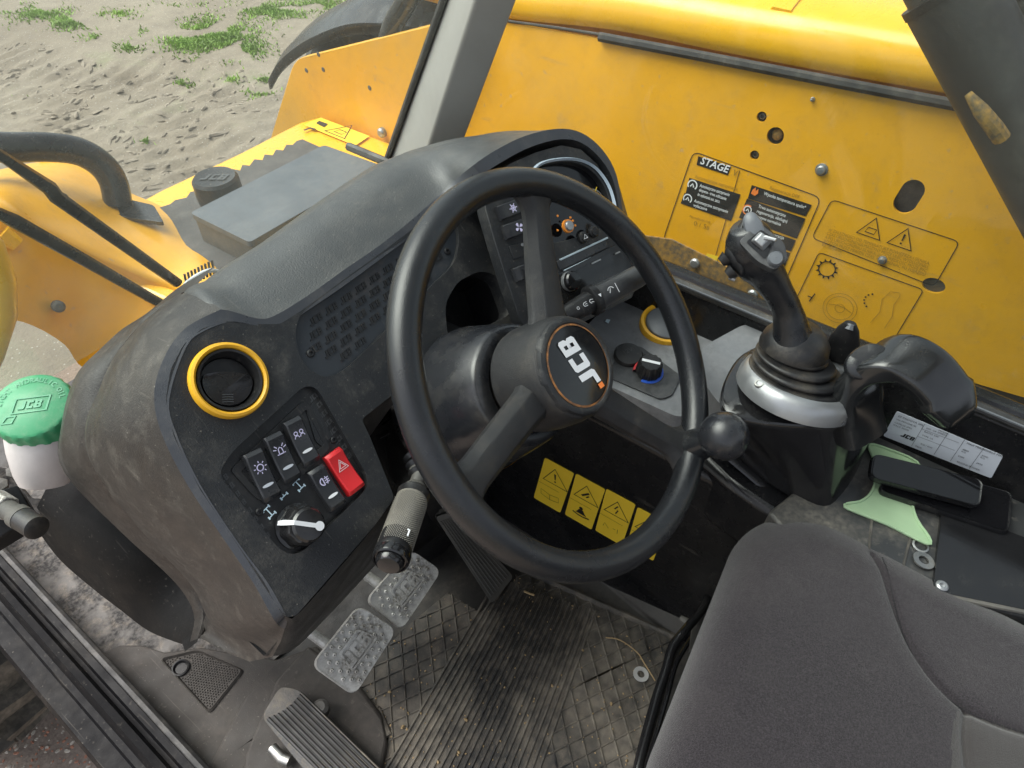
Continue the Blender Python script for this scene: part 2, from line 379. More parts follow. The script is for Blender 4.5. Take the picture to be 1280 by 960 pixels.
# ================================================================ THE SETTING: ground
GZ = -.95
def ground_mat():
    m = bpy.data.materials.new('sandy_ground'); m.use_nodes = True; nt = m.node_tree; N = nt.nodes; L = nt.links; b = N['Principled BSDF']
    tc = N.new('ShaderNodeTexCoord'); co = tc.outputs['Object']
    def noi(s, d=5, r=.6):
        n = N.new('ShaderNodeTexNoise'); n.inputs['Scale'].default_value = s; n.inputs['Detail'].default_value = d; n.inputs['Roughness'].default_value = r
        L.new(co, n.inputs['Vector']); return n.outputs[0]
    def rng(s, a, b_, lo=0, hi=1):
        r = N.new('ShaderNodeMapRange'); r.inputs[1].default_value = a; r.inputs[2].default_value = b_; r.inputs[3].default_value = lo; r.inputs[4].default_value = hi
        L.new(s, r.inputs[0]); return r.outputs[0]
    def mix(f, a, c):
        x = N.new('ShaderNodeMix'); x.data_type = 'RGBA'; L.new(f, x.inputs[0])
        for i, q in ((6, a), (7, c)):
            if isinstance(q, tuple): x.inputs[i].default_value = (*q, 1)
            else: L.new(q, x.inputs[i])
        return x.outputs[2]
    c = mix(rng(noi(1.1), .35, .65), (.205, .165, .12), (.29, .245, .185))
    c = mix(rng(noi(9), .45, .7, 0, .6), c, (.19, .155, .12))
    v = N.new('ShaderNodeTexVoronoi'); v.inputs['Scale'].default_value = 38; L.new(co, v.inputs['Vector'])
    c = mix(rng(v.outputs['Distance'], .10, .16, .65, 0), c, (.55, .51, .46))
    c = mix(rng(noi(160, 3), .5, .7, 0, .5), c, (.18, .155, .13))
    c = mix(rng(noi(.55, 6, .7), .60, .70, 0, .30), c, (.16, .24, .06))
    L.new(c, b.inputs['Base Color']); b.inputs['Roughness'].default_value = .95
    bp = N.new('ShaderNodeBump'); bp.inputs['Strength'].default_value = .9; bp.inputs['Distance'].default_value = .014
    L.new(noi(28, 8, .7), bp.inputs['Height']); L.new(bp.outputs[0], b.inputs['Normal']); return m
def axis(lo, hi, a, b, st):
    out = []; x = a
    while x > lo: out.insert(0, x); x -= max(st, (a-x)*.6+st*2)
    out.insert(0, lo); y = a+st
    while y < b: out.append(y); y += st
    x = b
    while x < hi: out.append(x); x += max(st, (x-b)*.6+st*2)
    out.append(hi); return out
tracks = [(PZ(-20, 60, GZ), PZ(150, 118, GZ), PZ(330, 225, GZ)), (PZ(-20, 100, GZ), PZ(120, 165, GZ), PZ(240, 235, GZ)), (PZ(180, 90, GZ), PZ(330, 120, GZ), PZ(470, 200, GZ))]
tr_pts = [resample(cat(t, 12), 160) for t in tracks]
def ghgt(x, y):
    h = .02*noise.noise(Vector((x*.5, y*.5, 3))) + .006*noise.noise(Vector((x*5, y*5, 1)))
    for P in tr_pts:
        best = 9; bi = 0
        for i in range(0, len(P), 4):
            d = (P[i].x-x)**2+(P[i].y-y)**2
            if d < best: best = d; bi = i
        if best < .2:
            d = math.sqrt(best)
            q = P[min(bi+4, len(P)-1)]-P[max(bi-4, 0)]; side = (q.x*(y-P[bi].y)-q.y*(x-P[bi].x))
            s = bi*.022 + (x*q.x+y*q.y)/max(q.length, .01)*.0
            along = ((x-P[0].x)*q.x+(y-P[0].y)*q.y)/max(q.length, .01)
            fade = max(0, 1-(d/.32)**4)
            n = noise.noise(Vector((x*6, y*6, 9)))
            lug = math.sin(along*2*math.pi/.17 + abs(side)/max(q.length, .01)*9 + n*2.2)
            h += fade*(-.018 + .024*max(-.4, min(.8, lug*1.6)) * (.6+.8*noise.noise(Vector((x*2.3, y*2.3, 5)))))
    return h
xs = axis(-40, 80, .3, 5.6, .035); ys = axis(-30, 90, 2.6, 7.4, .035)
mb = MB(); mb.grid([[Vector((x, y, GZ + (ghgt(x, y) if 0 < x < 7 and 2 < y < 9 else 0))) for y in ys] for x in xs])
o = mb.build('ground', ground_mat(), sharp=180, kind='structure')

# grass tufts: nobody could count the blades
gm = mat('grass_blades', (.23, .36, .06), .6, bump=None, mottle=.35, mscale=3)
mb = MB()
def patch(px, py, wx, wy, n, hgt=.026):
    for _ in range(int(n*.8)):
        r = abs(random.gauss(0, .5)); a = random.random()*2*math.pi
        p = PZ(px+wx*r*math.cos(a), py+wy*r*math.sin(a), GZ)
        if noise.noise(Vector((p.x*4, p.y*4, 0))) < -.12: continue
        z = GZ+ghgt(p.x, p.y) if p.y > 2 else GZ
        h = hgt*random.uniform(.4, 1.2); b = random.random()*6.28; wd = random.uniform(.004, .009)
        lx, ly = random.gauss(0, .6)*h, random.gauss(0, .6)*h
        u = Vector((math.cos(b), math.sin(b), 0))*wd
        q = Vector((p.x, p.y, z-.003))
        mb.add([q-u, q+u, q+Vector((lx*.5, ly*.5, h*.7))+u*.6, q+Vector((lx, ly, h))], [(0, 1, 2), (0, 2, 3)])
for a in [(270, 45, 62, 28, 6500), (235, 55, 40, 16, 2400), (300, 62, 45, 18, 2600), (345, 14, 60, 15, 3600), (400, 6, 50, 10, 1500), (50, 18, 60, 14, 1700), (85, 30, 30, 12, 1300), (10, 8, 30, 10, 400),
          (162, 62, 22, 8, 330), (190, 42, 20, 8, 200), (150, 18, 40, 10, 300), (230, 4, 30, 6, 500), (228, 105, 16, 9, 260), (326, 112, 26, 10, 380), (120, 50, 25, 8, 200), (290, 98, 14, 6, 120), (330, 98, 14, 6, 160), (22, 120, 10, 5, 60), (182, 175, 12, 4, 60)]:
    patch(*a)
for _ in range(9000):
    p = PZ(random.gauss(1122, 42), min(random.gauss(2, 9), 30), GZ); h = random.uniform(.03, .09); b = random.random()*6.28
    u = Vector((math.cos(b), math.sin(b), 0))*.012
    mb.add([p-u, p+u, p+Vector((random.gauss(0, .02), random.gauss(0, .02), h))], [(0, 1, 2)])
o = mb.build('grass', gm, sharp=180); tag(o, 'thin tufts of green grass growing on the sandy yard', 'grass'); o['kind'] = 'stuff'

# reddish gravel paving below the door
pm = mat('gravel_paving', (.27, .215, .175), .9, bump=(120, 1.0), mottle=.3, mscale=60, dust=((.42, .36, .30), .6, 90, .45, .6), dust2=((.13, .10, .085), .6, 30, .45, .7))
mb = MB(); fr = Fr((-1.2, .6, GZ+.012), (0, 0, 1)); mb.box(fr, 3.0, 3.4, .05, (0, 0, -.02))
mb.build('gravel_paving', pm, kind='structure')
peb = [mat('pebble_red', (.42, .20, .13), .8, bump=None, mottle=.3, mscale=30), mat('pebble_pale', (.50, .45, .38), .8, bump=None, mottle=.3, mscale=30)]
for k in range(2):
    mb = MB()
    for _ in range(1500):
        x, y = random.uniform(-.62, .02), random.uniform(.75, 1.95); s = random.uniform(.003, .009)*(1 if k else .8)
        f = Fr((x, y, GZ+.017), (random.gauss(0, .3), random.gauss(0, .3), 1)).rot(random.uniform(0, 360))
        mb.loft([circ(f, s, 6, -.001, s*.7), circ(f, s*.75, 6, s*.35, s*.5)], cap0=False)
    o = mb.build('gravel', peb[k], sharp=60); tag(o, ['small reddish stones scattered on the paving below the door', 'small pale stones scattered on the paving below the door'][k], 'gravel'); o['kind'] = 'stuff'

# ================================================================ THE SETTING: cab floor, side wall, sill
mb = MB(); mb.box(Fr((.36, .35, -.03), (0, 0, 1)), .80, 2.3, .04, (0, 0, 0)); mb.build('cab_floor', M_['darkfloor'], kind='structure')
mb = MB(); mb.plate([Vector((x, y, -.004)) for x, y in ((-.025, .62), (.17, .60), (.20, .72), (.20, 1.0), (.14, 1.30), (-.025, 1.45))], n=(0, 0, 1), depth=.005); mb.build('grimy_floor_panel', M_['grime'], kind='structure')
mb = MB()
mb.plate([PZ(x, y, .006) for x, y in [(122, 817), (150, 806), (175, 806), (205, 815), (250, 809), (345, 824), (420, 800), (470, 880), (480, 1020), (310, 1100), (248, 962)]], n=(0, 0, 1), depth=.012)
fl = mb.build('floor_covering', M_['frub'], bevel=.003, kind='structure')
tri = rnd([PZ(x, y, .0075) for x, y in [(199, 823), (246, 812), (306, 838), (262, 893)]], .008)
mb = MB(); c = sum((Vector(p) for p in tri), Vector())/len(tri)
mb.loft([tri, [p.lerp(c, .05)+Vector((0, 0, .003)) for p in tri], [p.lerp(c, .10)+Vector((0, 0, -.0005)) for p in tri]], caps=False)
mb.build('embossed_border', M_['frub'], fl)
mb = MB()
from mathutils.geometry import intersect_point_line
def inpoly(x, y, P):
    c = False; n = len(P)
    for i in range(n):
        a, b = P[i], P[i-1]
        if (a.y > y) != (b.y > y) and x < (b.x-a.x)*(y-a.y)/(b.y-a.y)+a.x: c = not c
    return c
trin = [p.lerp(c, .13) for p in tri]
hole = PZ(226, 835, .0075)
for i in range(60):
    for j in range(60):
        x, y = -.02+i*.0042+(j % 2)*.0021, .5+j*.0040
        if inpoly(x, y, trin) and (Vector((x, y, 0))-Vector((hole.x, hole.y, 0))).length > .017:
            mb.loft([circ(Fr((x, y, .006), (0, 0, 1)), .0016, 5, 0), circ(Fr((x, y, .006), (0, 0, 1)), .0007, 5, .0016)], cap0=False)
o = mb.build('stud', M_['frub'], fl, kind='stuff')
mb = MB(); mb.lathe(Fr(hole, (0, 0, 1)), [(.014, -.001), (.014, .002), (.0115, .003), (.010, .001), (.009, -.001), (0.0005, -.001)]); mb.build('floor_plug', M_['black'], fl)
# raised rubber step between the covering and the pedals
mb = MB(); a = [PZ(x, y, .022) for x, y in [(348, 826), (395, 806), (430, 842), (345, 905), (318, 935), (300, 985), (256, 966), (300, 880)]]
mb.plate(a, n=(0, 0, 1), depth=.03); mb.build('floor_step', M_['frub'], bevel=.006, seg=3, kind='structure')
mb = MB(); mb.plate([PZ(x, y, .03) for x, y in [(385, 806), (445, 850), (476, 890), (484, 930), (470, 1000), (300, 1000), (305, 945), (345, 850)]], n=(0, 0, 1), depth=.04)
mb.build('floor_step', M_['frub'], bevel=.006, seg=3, kind='structure')

prof = [(-.028, -.02), (-.028, .052), (-.036, .062), (-.046, .060), (-.050, .048), (-.056, .046), (-.060, .058), (-.070, .060), (-.077, .052), (-.079, .040), (-.088, .038), (-.092, .030), (-.118, .028), (-.124, .018), (-.124, -.30), (-.10, -.30)]
mb = MB(); mb.loft([[Vector((x, y, z)) for x, z in prof] for y in (-.6, -.2, .2, .6, 1.0, 1.4)], closed=True); mb.build('door_sill', M_['sillm'], sharp=50, kind='structure')
mb = MB(); mb.tube([(-.031, -.6, .052), (-.031, .4, .054), (-.031, 1.4, .052)], .009, 10)
mb.build('door_seal', M_['seal'], kind='structure')

# right hand inner wall, from floor to window base
mb = MB(); mb.box(Fr((.775, .11, .265), (0, 0, 1)), .05, 1.32, .57); mb.build('cab_side_wall', M_['satin'], bevel=.006, kind='structure')
mb = MB(); mb.tube([(.752, -.6, .555), (.752, .2, .555), (.752, .93, .555)], .0075, 8); mb.build('window_seal', M_['seal'], kind='structure')
mb = MB(); mb.box(Fr((.7435, .1, .561), (0, 0, 1)), .0025, 1.1, .002); mb.build('seal_highlight_strip', M_['greybtn'], kind='structure')  # pale strip stands in for the highlight along the window seal
# footwell bulkhead in front of the pedals and the console wall with the warning stickers
mb = MB(); mb.box(Fr((.47, .86, .12), (0, 0, 1)), .54, .04, .28); mb.build('footwell_wall', M_['black'], kind='structure')
mb = MB(); mb.box(Fr((.66, .30, .20), (0, 0, 1)), .155, 1.06, .44, (0, 0, 0)); cw = mb.build('console_side_wall', M_['satin'], bevel=.012, seg=3, kind='structure')
mb = MB(); mb.plate([PZ(640, 700, .012), PZ(568, 618, .012), PZ(600, 600, .012), PX(700, 640, .585), PX(865, 775, .585), PZ(848, 805, .012)], n=(0, 0, 1), depth=.02)
mb.build('floor_ledge', M_['oldmetal'], bevel=.008, seg=3, kind='structure')

# ---------------------------------------------------------------- windscreen pillar
def pil(p):  # four lines of the section at two heights
    bot = [PX(488, 196, .765), PX(533, 188, .725), PX(578, 181, .76), PX(560, 175, .81)]
    top = [PX(558, 0, .765), PX(593, 0, .725), PX(646, 0, .76), PX(625, 0, .81)]
    return [b.lerp(t, p) for b, t in zip(bot, top)]
t = thing('windscreen_pillar', 'wide grey metal pillar between the windscreen and the side window', 'pillar', PX(533, 188, .76))
mb = MB(); rings = [rnd(pil(p), .006, 3) for p in (-.12, .3, 1, 2.2)]; mb.loft(rings); mb.build('post', M_['pillar'], t, sharp=30)
mb = MB(); mb.tube([pil(-.12)[0]+Vector((-.004, .002, 0)), pil(2.2)[0]+Vector((-.004, .002, 0))], .006, 8); mb.build('seal', M_['seal'], t)

# ================================================================ OUTDOORS: yellow machine body
an = math.radians(9)
PP = Fr((1.1, 0, .364), (-math.cos(an), 0, math.sin(an)), (0, -1, 0))      # plane of the yellow side panel
def pp(x, y): return ON(x, y, PP)
def puv(x, y): return PP.uv(pp(x, y))
t = thing('engine_housing', 'large yellow engine housing with round holes and stickers beyond the side window', 'engine housing', (1.1, .3, -.2))
out = [(540, 260), (578, -10), (590, 17), (640, 29), (760, 50), (960, 88), (1178, 129), (1330, 157), (1330, 452), (1205, 475), (1160, 468), (1000, 470), (800, 430), (560, 300)]
hpx = [(969, 170, 11), (952, 146, 6.5), (943, 194, 6.0)]
holes = []; cups = []
for x, y, r in hpx:
    c = pp(x, y); rr = r*(c-CAM).length/FPX*.86; holes.append(circ(PP.at(c), rr, 24)); cups.append((c, rr))
sl_a, sl_b = pp(1141, 238), pp(1131, 254); ax = (sl_a-sl_b).normalized(); sd_ = PP.n.cross(ax); rs = .0165
slot = [sl_a+ax*rs*math.sin(t_)+sd_*rs*math.cos(t_) for t_ in [math.pi*i/10 for i in range(11)]]+[sl_b-ax*rs*math.sin(t_)-sd_*rs*math.cos(t_) for t_ in [math.pi*i/10 for i in range(11)]]
holes.append(slot)
c = pp(1167, 357); holes.append(circ(PP.at(c), .017, 20, 0, .0125)); cups.append((c, .017))
mb = MB(); mb.plate([pp(*q) if q[0] < 1300 else pp(*q)+Vector((0, -.6, 0)) for q in out], holes, PP.n, .006); mb.build('side_panel', M_['yellow'], t)
mb = MB()
for c, r in cups: mb.lathe(PP.at(c), [(r*1.25, -.0065), (r*1.2, -.02), (r*.5, -.026), (.0004, -.026)], 20); mb.build('hole_backing', M_['oldmetal'], t); mb = MB()
f = PP.at((sl_a+sl_b)/2); mb.lathe(f, [(.05, -.0065), (.05, -.04), (.0004, -.04)], 20); mb.build('hole_backing', M_['oldmetal'], t)
for x, y in ((952, 146), (943, 194)):
    mb = MB(); f = PP.at(pp(x, y)); mb.lathe(f, [(.0055, -.02), (.0055, -.004), (.0035, -.003), (.0034, -.008), (.0003, -.008)], 6); mb.build('bolt', M_['oldmetal'], t)
mb = MB(); f = PP.at(pp(969, 170)); mb.lathe(f, [(.010, -.02), (.009, -.009), (.004, -.006), (.0003, -.006)], 16); mb.build('plug', M_['mud'], t)
for x, y, r in ((1027, 212, .0115), (1016, 124, .004), (1103, 325, .008)):
    mb = MB(); r *= .82; f = PP.at(pp(x, y)); mb.lathe(f, [(r*1.1, 0), (r*1.05, .0018), (r*.8, .0022), (r*.78, .006), (r*.6, .008), (.0003, .0085)], 24); mb.build('bolt', M_['silver'], t)
# muddy flange low on the panel, with its bolts
fo = [(700, 262), (795, 292), (840, 298), (936, 345), (1003, 396), (985, 440), (800, 390), (640, 300)]
mb = MB(); mb.plate([pp(*q)+PP.n*.004 for q in fo], n=PP.n, depth=.004); mb.build('muddy_flange', M_['mud'], t, bevel=.0015, label='mud spattered lower flange')
for x, y in ((804, 301), (870, 328), (942, 367)):
    mb = MB(); f = PP.at(pp(x, y)).up(.004); mb.lathe(f, [(.010, 0), (.0098, .003), (.007, .006), (.0003, .0065)], 16); mb.build('bolt', M_['silver'], t)
# black seal strip and engine cover above it
def seam(x, y, dn=0): return pp(x, y)+Vector((0, 0, dn))
mb = MB(); mb.tube([pp(x, y)+PP.n*.006+Vector((0, 0, -.002)) for x, y in ((752, 44), (900, 72), (1050, 101), (1178, 125), (1330, 154))], .0085, 8); mb.build('seal_strip', M_['seal'], t)
mb = MB(); mb.tube([pp(x, y)+PP.n*.002 for x, y in ((600, 18), (640, 27), (700, 35), (752, 43))], .0028, 8); mb.build('seal_strip', M_['seal'], t)
sp = cat([pp(x, y) for x, y in ((420, -30), (560, 10), (640, 25), (760, 38), (900, 66), (1050, 95), (1178, 118), (1330, 148))], 6)
sp = sp+[sp[-1]+Vector((0, -.3, 0)), sp[-1]+Vector((0, -.6, 0))]
hp = cat([Vector(q) for q in ((.004, 0, -.01), (-.003, 0, .006), (.000, 0, .030), (.014, 0, .050), (.040, 0, .063), (.09, 0, .071), (.15, 0, .070), (.19, 0, .055), (.22, 0, -.03), (.23, 0, -.4))], 4)
mb = MB(); mb.grid([[p+Vector((q.x+.008, 0, q.z+.008)) for q in hp] for p in sp]); ec = mb.build('engine_cover', M_['yellowc'], t, sharp=60)
mb = MB(); j = min(range(len(sp)), key=lambda i: abs(sp[i].y-.36))
hh = [q for q in hp if q.x > .02 and q.z > .045]
mb.loft([[sp[j]+Vector((q.x+.008, dy, q.z+.008+dz)) for dy, dz in ((-.02, 0), (-.018, .004), (.012, .004), (.014, 0))] for q in hh]); mb.build('cover_joint', M_['yellowc'], t, sharp=30)

# ---- printed stickers on the panel (flat)
uvf = lambda pts: [puv(*q) for q in pts]
def border(mb, pts, wd=.0016, r=.012):
    P = [PP.p(*puv(*q), 0) for q in pts]; P = rnd(P, r, 4)
    mb.stroke(PP, [PP.uv(p) for p in P], wd, .0012, True)
bl = MB(); border(bl, [(867, 189), (1027, 247), (973, 372), (829, 300)], .0016, .014)
border(bl, [(1040, 249), (1200, 302), (1168, 358), (1015, 297)], .0014, .010)
border(bl, [(1024, 315), (1155, 362), (1108, 440), (985, 395)], .0014, .008)
u0, v0 = puv(925, 213); u1, v1 = puv(893, 326); bl.stroke(PP, [(u0, v0), (u1, v1)], .0012, .0012)
# black text panels
def quad(mb, pts, c=.0010): mb.flat(PP, uvf(pts), c)
for q in ([(862, 222), (926, 243), (918, 264), (857, 243)], [(856, 241), (919, 262), (914, 276), (851, 254)],
          [(940, 231), (1015, 256), (1007, 270), (935, 248)], [(934, 248), (1007, 273), (996, 298), (924, 272)], [(923, 275), (995, 300), (989, 314), (917, 291)], [(916, 292), (988, 316), (980, 336), (909, 312)]): quad(bl, q, .0011)
def line(mb, x0, y0, x1, y1, s, bold=0, mt=None, c=.0016, shear=0, fill=None):
    """a line of text from pixel to pixel on the panel plane; size from pixel height"""
    a = pp(x0, y0); b = pp(x1, y1); u = (b-a).normalized(); fr = Fr(a, PP.n, u)
    hh = s*(a-CAM).length/FPX; tmp = MB(); text(tmp, fr, mt, hh, 'LEFT', shear, c, 1, bold)
    wx = max((Vector(v)-a).dot(u) for v in tmp.v); k = (b-a).length/wx if fill is None else 1
    mb.add([a+fr.u*((Vector(v)-a).dot(fr.u)*k)+fr.v*((Vector(v)-a).dot(fr.v))+fr.n*c for v in tmp.v], tmp.f)
wt = MB(); fp = MB(); og = MB()
quad(bl, [(873, 195), (914, 208), (910, 219), (871, 206)], .0009)
line(wt, 875, 204, 911, 216.3, 12, .02, 'STAGE', shear=.2)
line(fp, 915, 219, 922, 221, 11, 0, 'V', shear=.25)
line(fp, 869, 222, 922, 238, 5.5, 0, 'Automatyczne zatrzymanie')
line(fp, 962, 236, 999, 248, 5.5, 0, 'Regeneracja DPF')
for x0, y0, x1, y1, s in ((875, 233, 912, 245, 'Automatyczne zatrzymanie'), (874, 238.5, 908, 250, 'aktywne - trwa odliczanie'), (872, 244, 900, 253.5, 'do wykonania aut. zatrz.'), (868, 252, 910, 266, 'Automatyczne zatrzymanie'), (867, 257.5, 884, 263, 'wylaczone'),
                          (955, 243, 1007, 261, 'Wysoka temperatura spalin*'), (948, 259, 982, 271, 'Trwa automatyczna'), (946, 265, 984, 278, 'regeneracja, obsluguj'), (944, 271, 976, 282, 'maszyne normalnie'), (944, 287, 980, 299, 'Trwa regeneracja'), (940, 308, 975, 320, 'Wymagany postoj *'), (938, 314, 960, 322, 'i serwis *')):
    line(wt, x0, y0, x1, y1, 5.2, .012, s, c=.0018)
line(fp, 862, 271, 888, 279, 4.5, 0, 'Aby wylaczyc tryb'); line(fp, 867, 281, 886, 287, 8, 0, '0 / 5s')
TXT = ['W ZALEZNOSCI OD TEMPERATURY POWIETRZA I SILNIKA,', 'CZAS URUCHOMIENIA MASZYNY MOZE ULEC WYDLUZENIU.', 'A PO URUCHOMIENIU SILNIKA, JEGO PREDKOSC MOZE BYC', 'WYZSZA PRZEZ PEWIEN CZAS. NIE ZMIENIAC PO POJAZDU']
for i, s in enumerate(TXT): line(fp, 1035-i*2.0, 288+i*4.6, 1162-i*2.0, 331+i*4.6, 5.0, 0, s)
line(fp, 1027, 306.5, 1052, 315, 5.0, 0, 'BEZ OBCIAZENIA')
def icon_arc(mb, x, y, r):
    f = PP.at(pp(x, y)); k = r*(f.o-CAM).length/FPX; mb.stroke(f, ccurve(k, -40, 220, 14), k*.28, .0018); mb.stroke(f, [(-k*.4, -k*.4), (0, k*.3), (k*.4, -k*.4)], k*.3, .0018)
icon_arc(wt, 866, 231, 5.5); icon_arc(wt, 860, 248, 5.0); icon_arc(wt, 935, 262, 4.2)
f = PP.at(pp(944, 240)); og.flat(f, [(-.006, -.004), (.002, -.006), (.006, 0), (.004, .008), (.001, .002), (-.001, .009), (-.005, .003)], .0018)
f = PP.at(pp(935, 262)); og.stroke(f, ccurve(.0085, 60, 330, 14), .0022, .0018)
f = PP.at(pp(926, 282)); og.stroke(f, ccurve(.007, 0, 300, 10), .0022, .0018)
def warn(mb, fr, s, wd=None, c=.0016, mark='!'):
    wd = wd or s*.08; mb.stroke(fr, [(-s*.55, -s*.42), (s*.55, -s*.42), (0, s*.52)], wd, c, True)
    if mark == '!': mb.flat(fr, [(-s*.045, s*.22), (s*.045, s*.22), (s*.025, -s*.12), (-s*.025, -s*.12)], c); mb.flat(fr, ccurve(s*.045, 0, 330, 8, 0, -s*.24), c)
    if mark == 'book': mb.stroke(fr, [(-s*.22, -s*.25), (s*.2, -s*.25), (s*.24, s*.0), (-s*.14, s*.0)], wd*.6, c, True)
    if mark == 'bolt': mb.stroke(fr, [(.04*s, .25*s), (-.1*s, -.02*s), (.06*s, -.0*s), (-.04*s, -.28*s)], wd*.9, c)
    if mark == 'hand': mb.stroke(fr, [(-.2*s, -.2*s), (0, .0), (.12*s, .12*s)], wd*1.5, c); mb.stroke(fr, [(.0, -.2*s), (.12*s, -.05*s)], wd, c)
ur = (pp(1200, 302)-pp(1040, 249)).normalized()
warn(bl, Fr(pp(1090, 285), PP.n, ur), .034, mark='book'); warn(bl, Fr(pp(1129, 298), PP.n, ur), .034)
f = Fr(pp(1034, 336), PP.n, ur); bl.stroke(f, ccurve(.0135, 0, 345, 24), .0019, .0016, True)
for i in range(12):
    a = i*math.pi/6; bl.flat(f, [(math.cos(a+s*.14)*r, math.sin(a+s*.14)*r) for s, r in ((-1, .0145), (1, .0145), (0, .0195))], .0016)
f = Fr(pp(1050, 385), PP.n, ur); fp.stroke(f, ccurve(.028, 0, 350, 30), .0009, .0016, True); fp.stroke(f, ccurve(.022, 0, 350, 30), .0009, .0016, True)
fp.stroke(f, [(-.02, 0), (-.006, .004), (.006, .004), (.02, 0)], .0009, .0016); fp.stroke(f, ccurve(.008, 0, 340, 16), .0009, .0016, True)
f = Fr(pp(1014, 371), PP.n, ur); bl.stroke(f, [(.0, -.009), (.004, .009)], .002, .0016); bl.stroke(f, [(-.006, 0), (.002, 0)], .002, .0016)
f = Fr(pp(1090, 376), PP.n, ur)
for i in range(6): a = math.radians(120+i*24); bl.flat(f, ccurve(.0017, 0, 300, 6, .004+.016*math.cos(a), .014*math.sin(a)), .0016)
fp.stroke(Fr(pp(1108, 385), PP.n, ur), [(-.012, -.035), (-.006, -.01), (-.012, .012), (-.006, .03), (.008, .034), (.010, .028), (.008, .01), (.014, -.01), (.012, -.035)], .0009, .0016)
bl.build('sticker_print', M_['blackp'], t, kind='stuff'); wt.build('sticker_print', M_['white'], t, kind='stuff'); fp.build('sticker_print', M_['faintp'], t, kind='stuff'); og.build('sticker_print', M_['orangep'], t, kind='stuff')
mb = MB(); mb.flat(PP, uvf([(884, 316), (898, 320), (896, 328), (881, 323)]), .0014); mb.build('sticker_label', M_['stick'], t)

# ---- front deck, upright plate, lid, filler cap
PZD = .35
t = thing('front_deck', 'yellow front deck with black anti-slip pad beyond the windscreen', 'deck', PZ(350, 230, .30))
mb = MB(); mb.plate([PZ(x, y, PZD) for x, y in ((60, 312), (200, 237), (300, 190), (374, 152), (401, 145), (540, 197), (560, 260), (300, 420))], n=(0, 0, 1), depth=.03); mb.build('deck_plate', M_['yellowc'], t, bevel=.012, seg=3)
PW = Fr((1.09, 1.3, .35), (-1, 0, 0), (0, -1, 0))
mb = MB(); mb.plate(rnd([ON(x, y, PW) for x, y in ((336, 180), (368, 74), (545, 30), (575, 24), (545, 250), (420, 222))], [.0, .045, 0, 0, 0, 0], 6), n=(-1, 0, 0), depth=.02); mb.build('upright_plate', M_['yellow'], t, bevel=.004)
for x, y in ((383, 88), (398, 68), (404, 87), (462, 110)):
    mb = MB(); mb.lathe(PW.at(ON(x, y, PW)), [(.006, 0), (.005, .001), (.0003, .001)], 10); mb.build('rivet', M_['oldmetal'], t)
mb = MB(); mb.lathe(PW.at(ON(479, 165, PW)), [(.012, 0), (.012, .008), (.008, .012), (.0003, .012)], 16); mb.build('bolt', M_['silver'], t)
# jagged pad
top = []
steps = [(190, 262), (200, 257), (214, 255), (222, 250), (232, 248), (238, 242), (246, 241), (240, 236)]
jag = [(188, 263), (213, 255), (219, 250), (233, 247), (238, 240), (246, 238), (288, 218), (290, 211), (300, 213), (303, 206), (312, 207), (318, 199), (328, 200), (331, 193), (341, 194), (345, 187), (354, 188), (358, 181), (366, 181), (371, 176), (378, 174), (398, 183), (470, 210), (300, 420), (205, 300)]
mb = MB(); mb.plate([PZ(x, y, PZD+.004) for x, y in jag], n=(0, 0, 1), depth=.003); mb.build('antislip_pad', M_['grip'], t)
mb = MB(); z = PZD+.005; mb.flat(Fr((0, 0, z), (0, 0, 1)), [PZ(x, y, z).xy[:] for x, y in ((380, 156), (401, 147), (462, 170), (444, 182))], 0); mb.build('warning_label', M_['stick'], t)
mb = MB(); z = PZD+.006; f = Fr(PZ(428, 163, z), (0, 0, 1), PZ(450, 176, z)-PZ(402, 157, z)); warn(mb, f, .062, .0045, 0, 'book')
f0 = Fr((0, 0, z), (0, 0, 1)); mb.flat(f0, [PZ(x, y, z).xy[:] for x, y in ((395, 154), (399, 151), (410, 155), (405, 159))]); mb.stroke(f0, [PZ(x, y, z).xy[:] for x, y in ((380, 163), (388, 160), (394, 162))], .008); mb.build('warning_print', M_['blackp'], t)
t = thing('deck_lid', 'dark grey rectangular box lid on the yellow front deck', 'box', PZ(350, 250, .36))
zt = .42; q = [PZ(237, 266, zt), PZ(405, 181, zt), PZ(478, 207, zt), PZ(312, 303, zt)]
mb = MB(); mb.plate(rnd(q, .01), n=(0, 0, 1), depth=.012); mb.build('lid', M_['deckg'], t, bevel=.004)
c = sum(q, Vector())/4; mb = MB(); mb.plate([p.lerp(c, .03)-Vector((0, 0, .0125)) for p in q], n=(0, 0, 1), depth=.11); mb.build('box_wall', M_['oldmetal'], t)
t = thing('filler_cap', 'round black filler cap on a short neck beside the grey lid', 'cap', PZ(268, 245, .36))
f = Fr(PZ(269, 224, .42), (0, 0, 1))
mb = MB(); mb.lathe(f, [(.040, -.075), (.044, -.03)], 28); mb.build('neck', M_['yellow'], t)
mb = MB(); mb.lathe(f, [(.046, -.045), (.047, -.03), (.046, 0), (.041, .006), (.030, .004), (.0005, .004)], 28); cp = mb.build('cap', M_['black'], t)
mb = MB(); logo(mb, Fr(f.o, f.n, RV), .022, .0055); mb.build('lettering', M_['grey_print'], t)

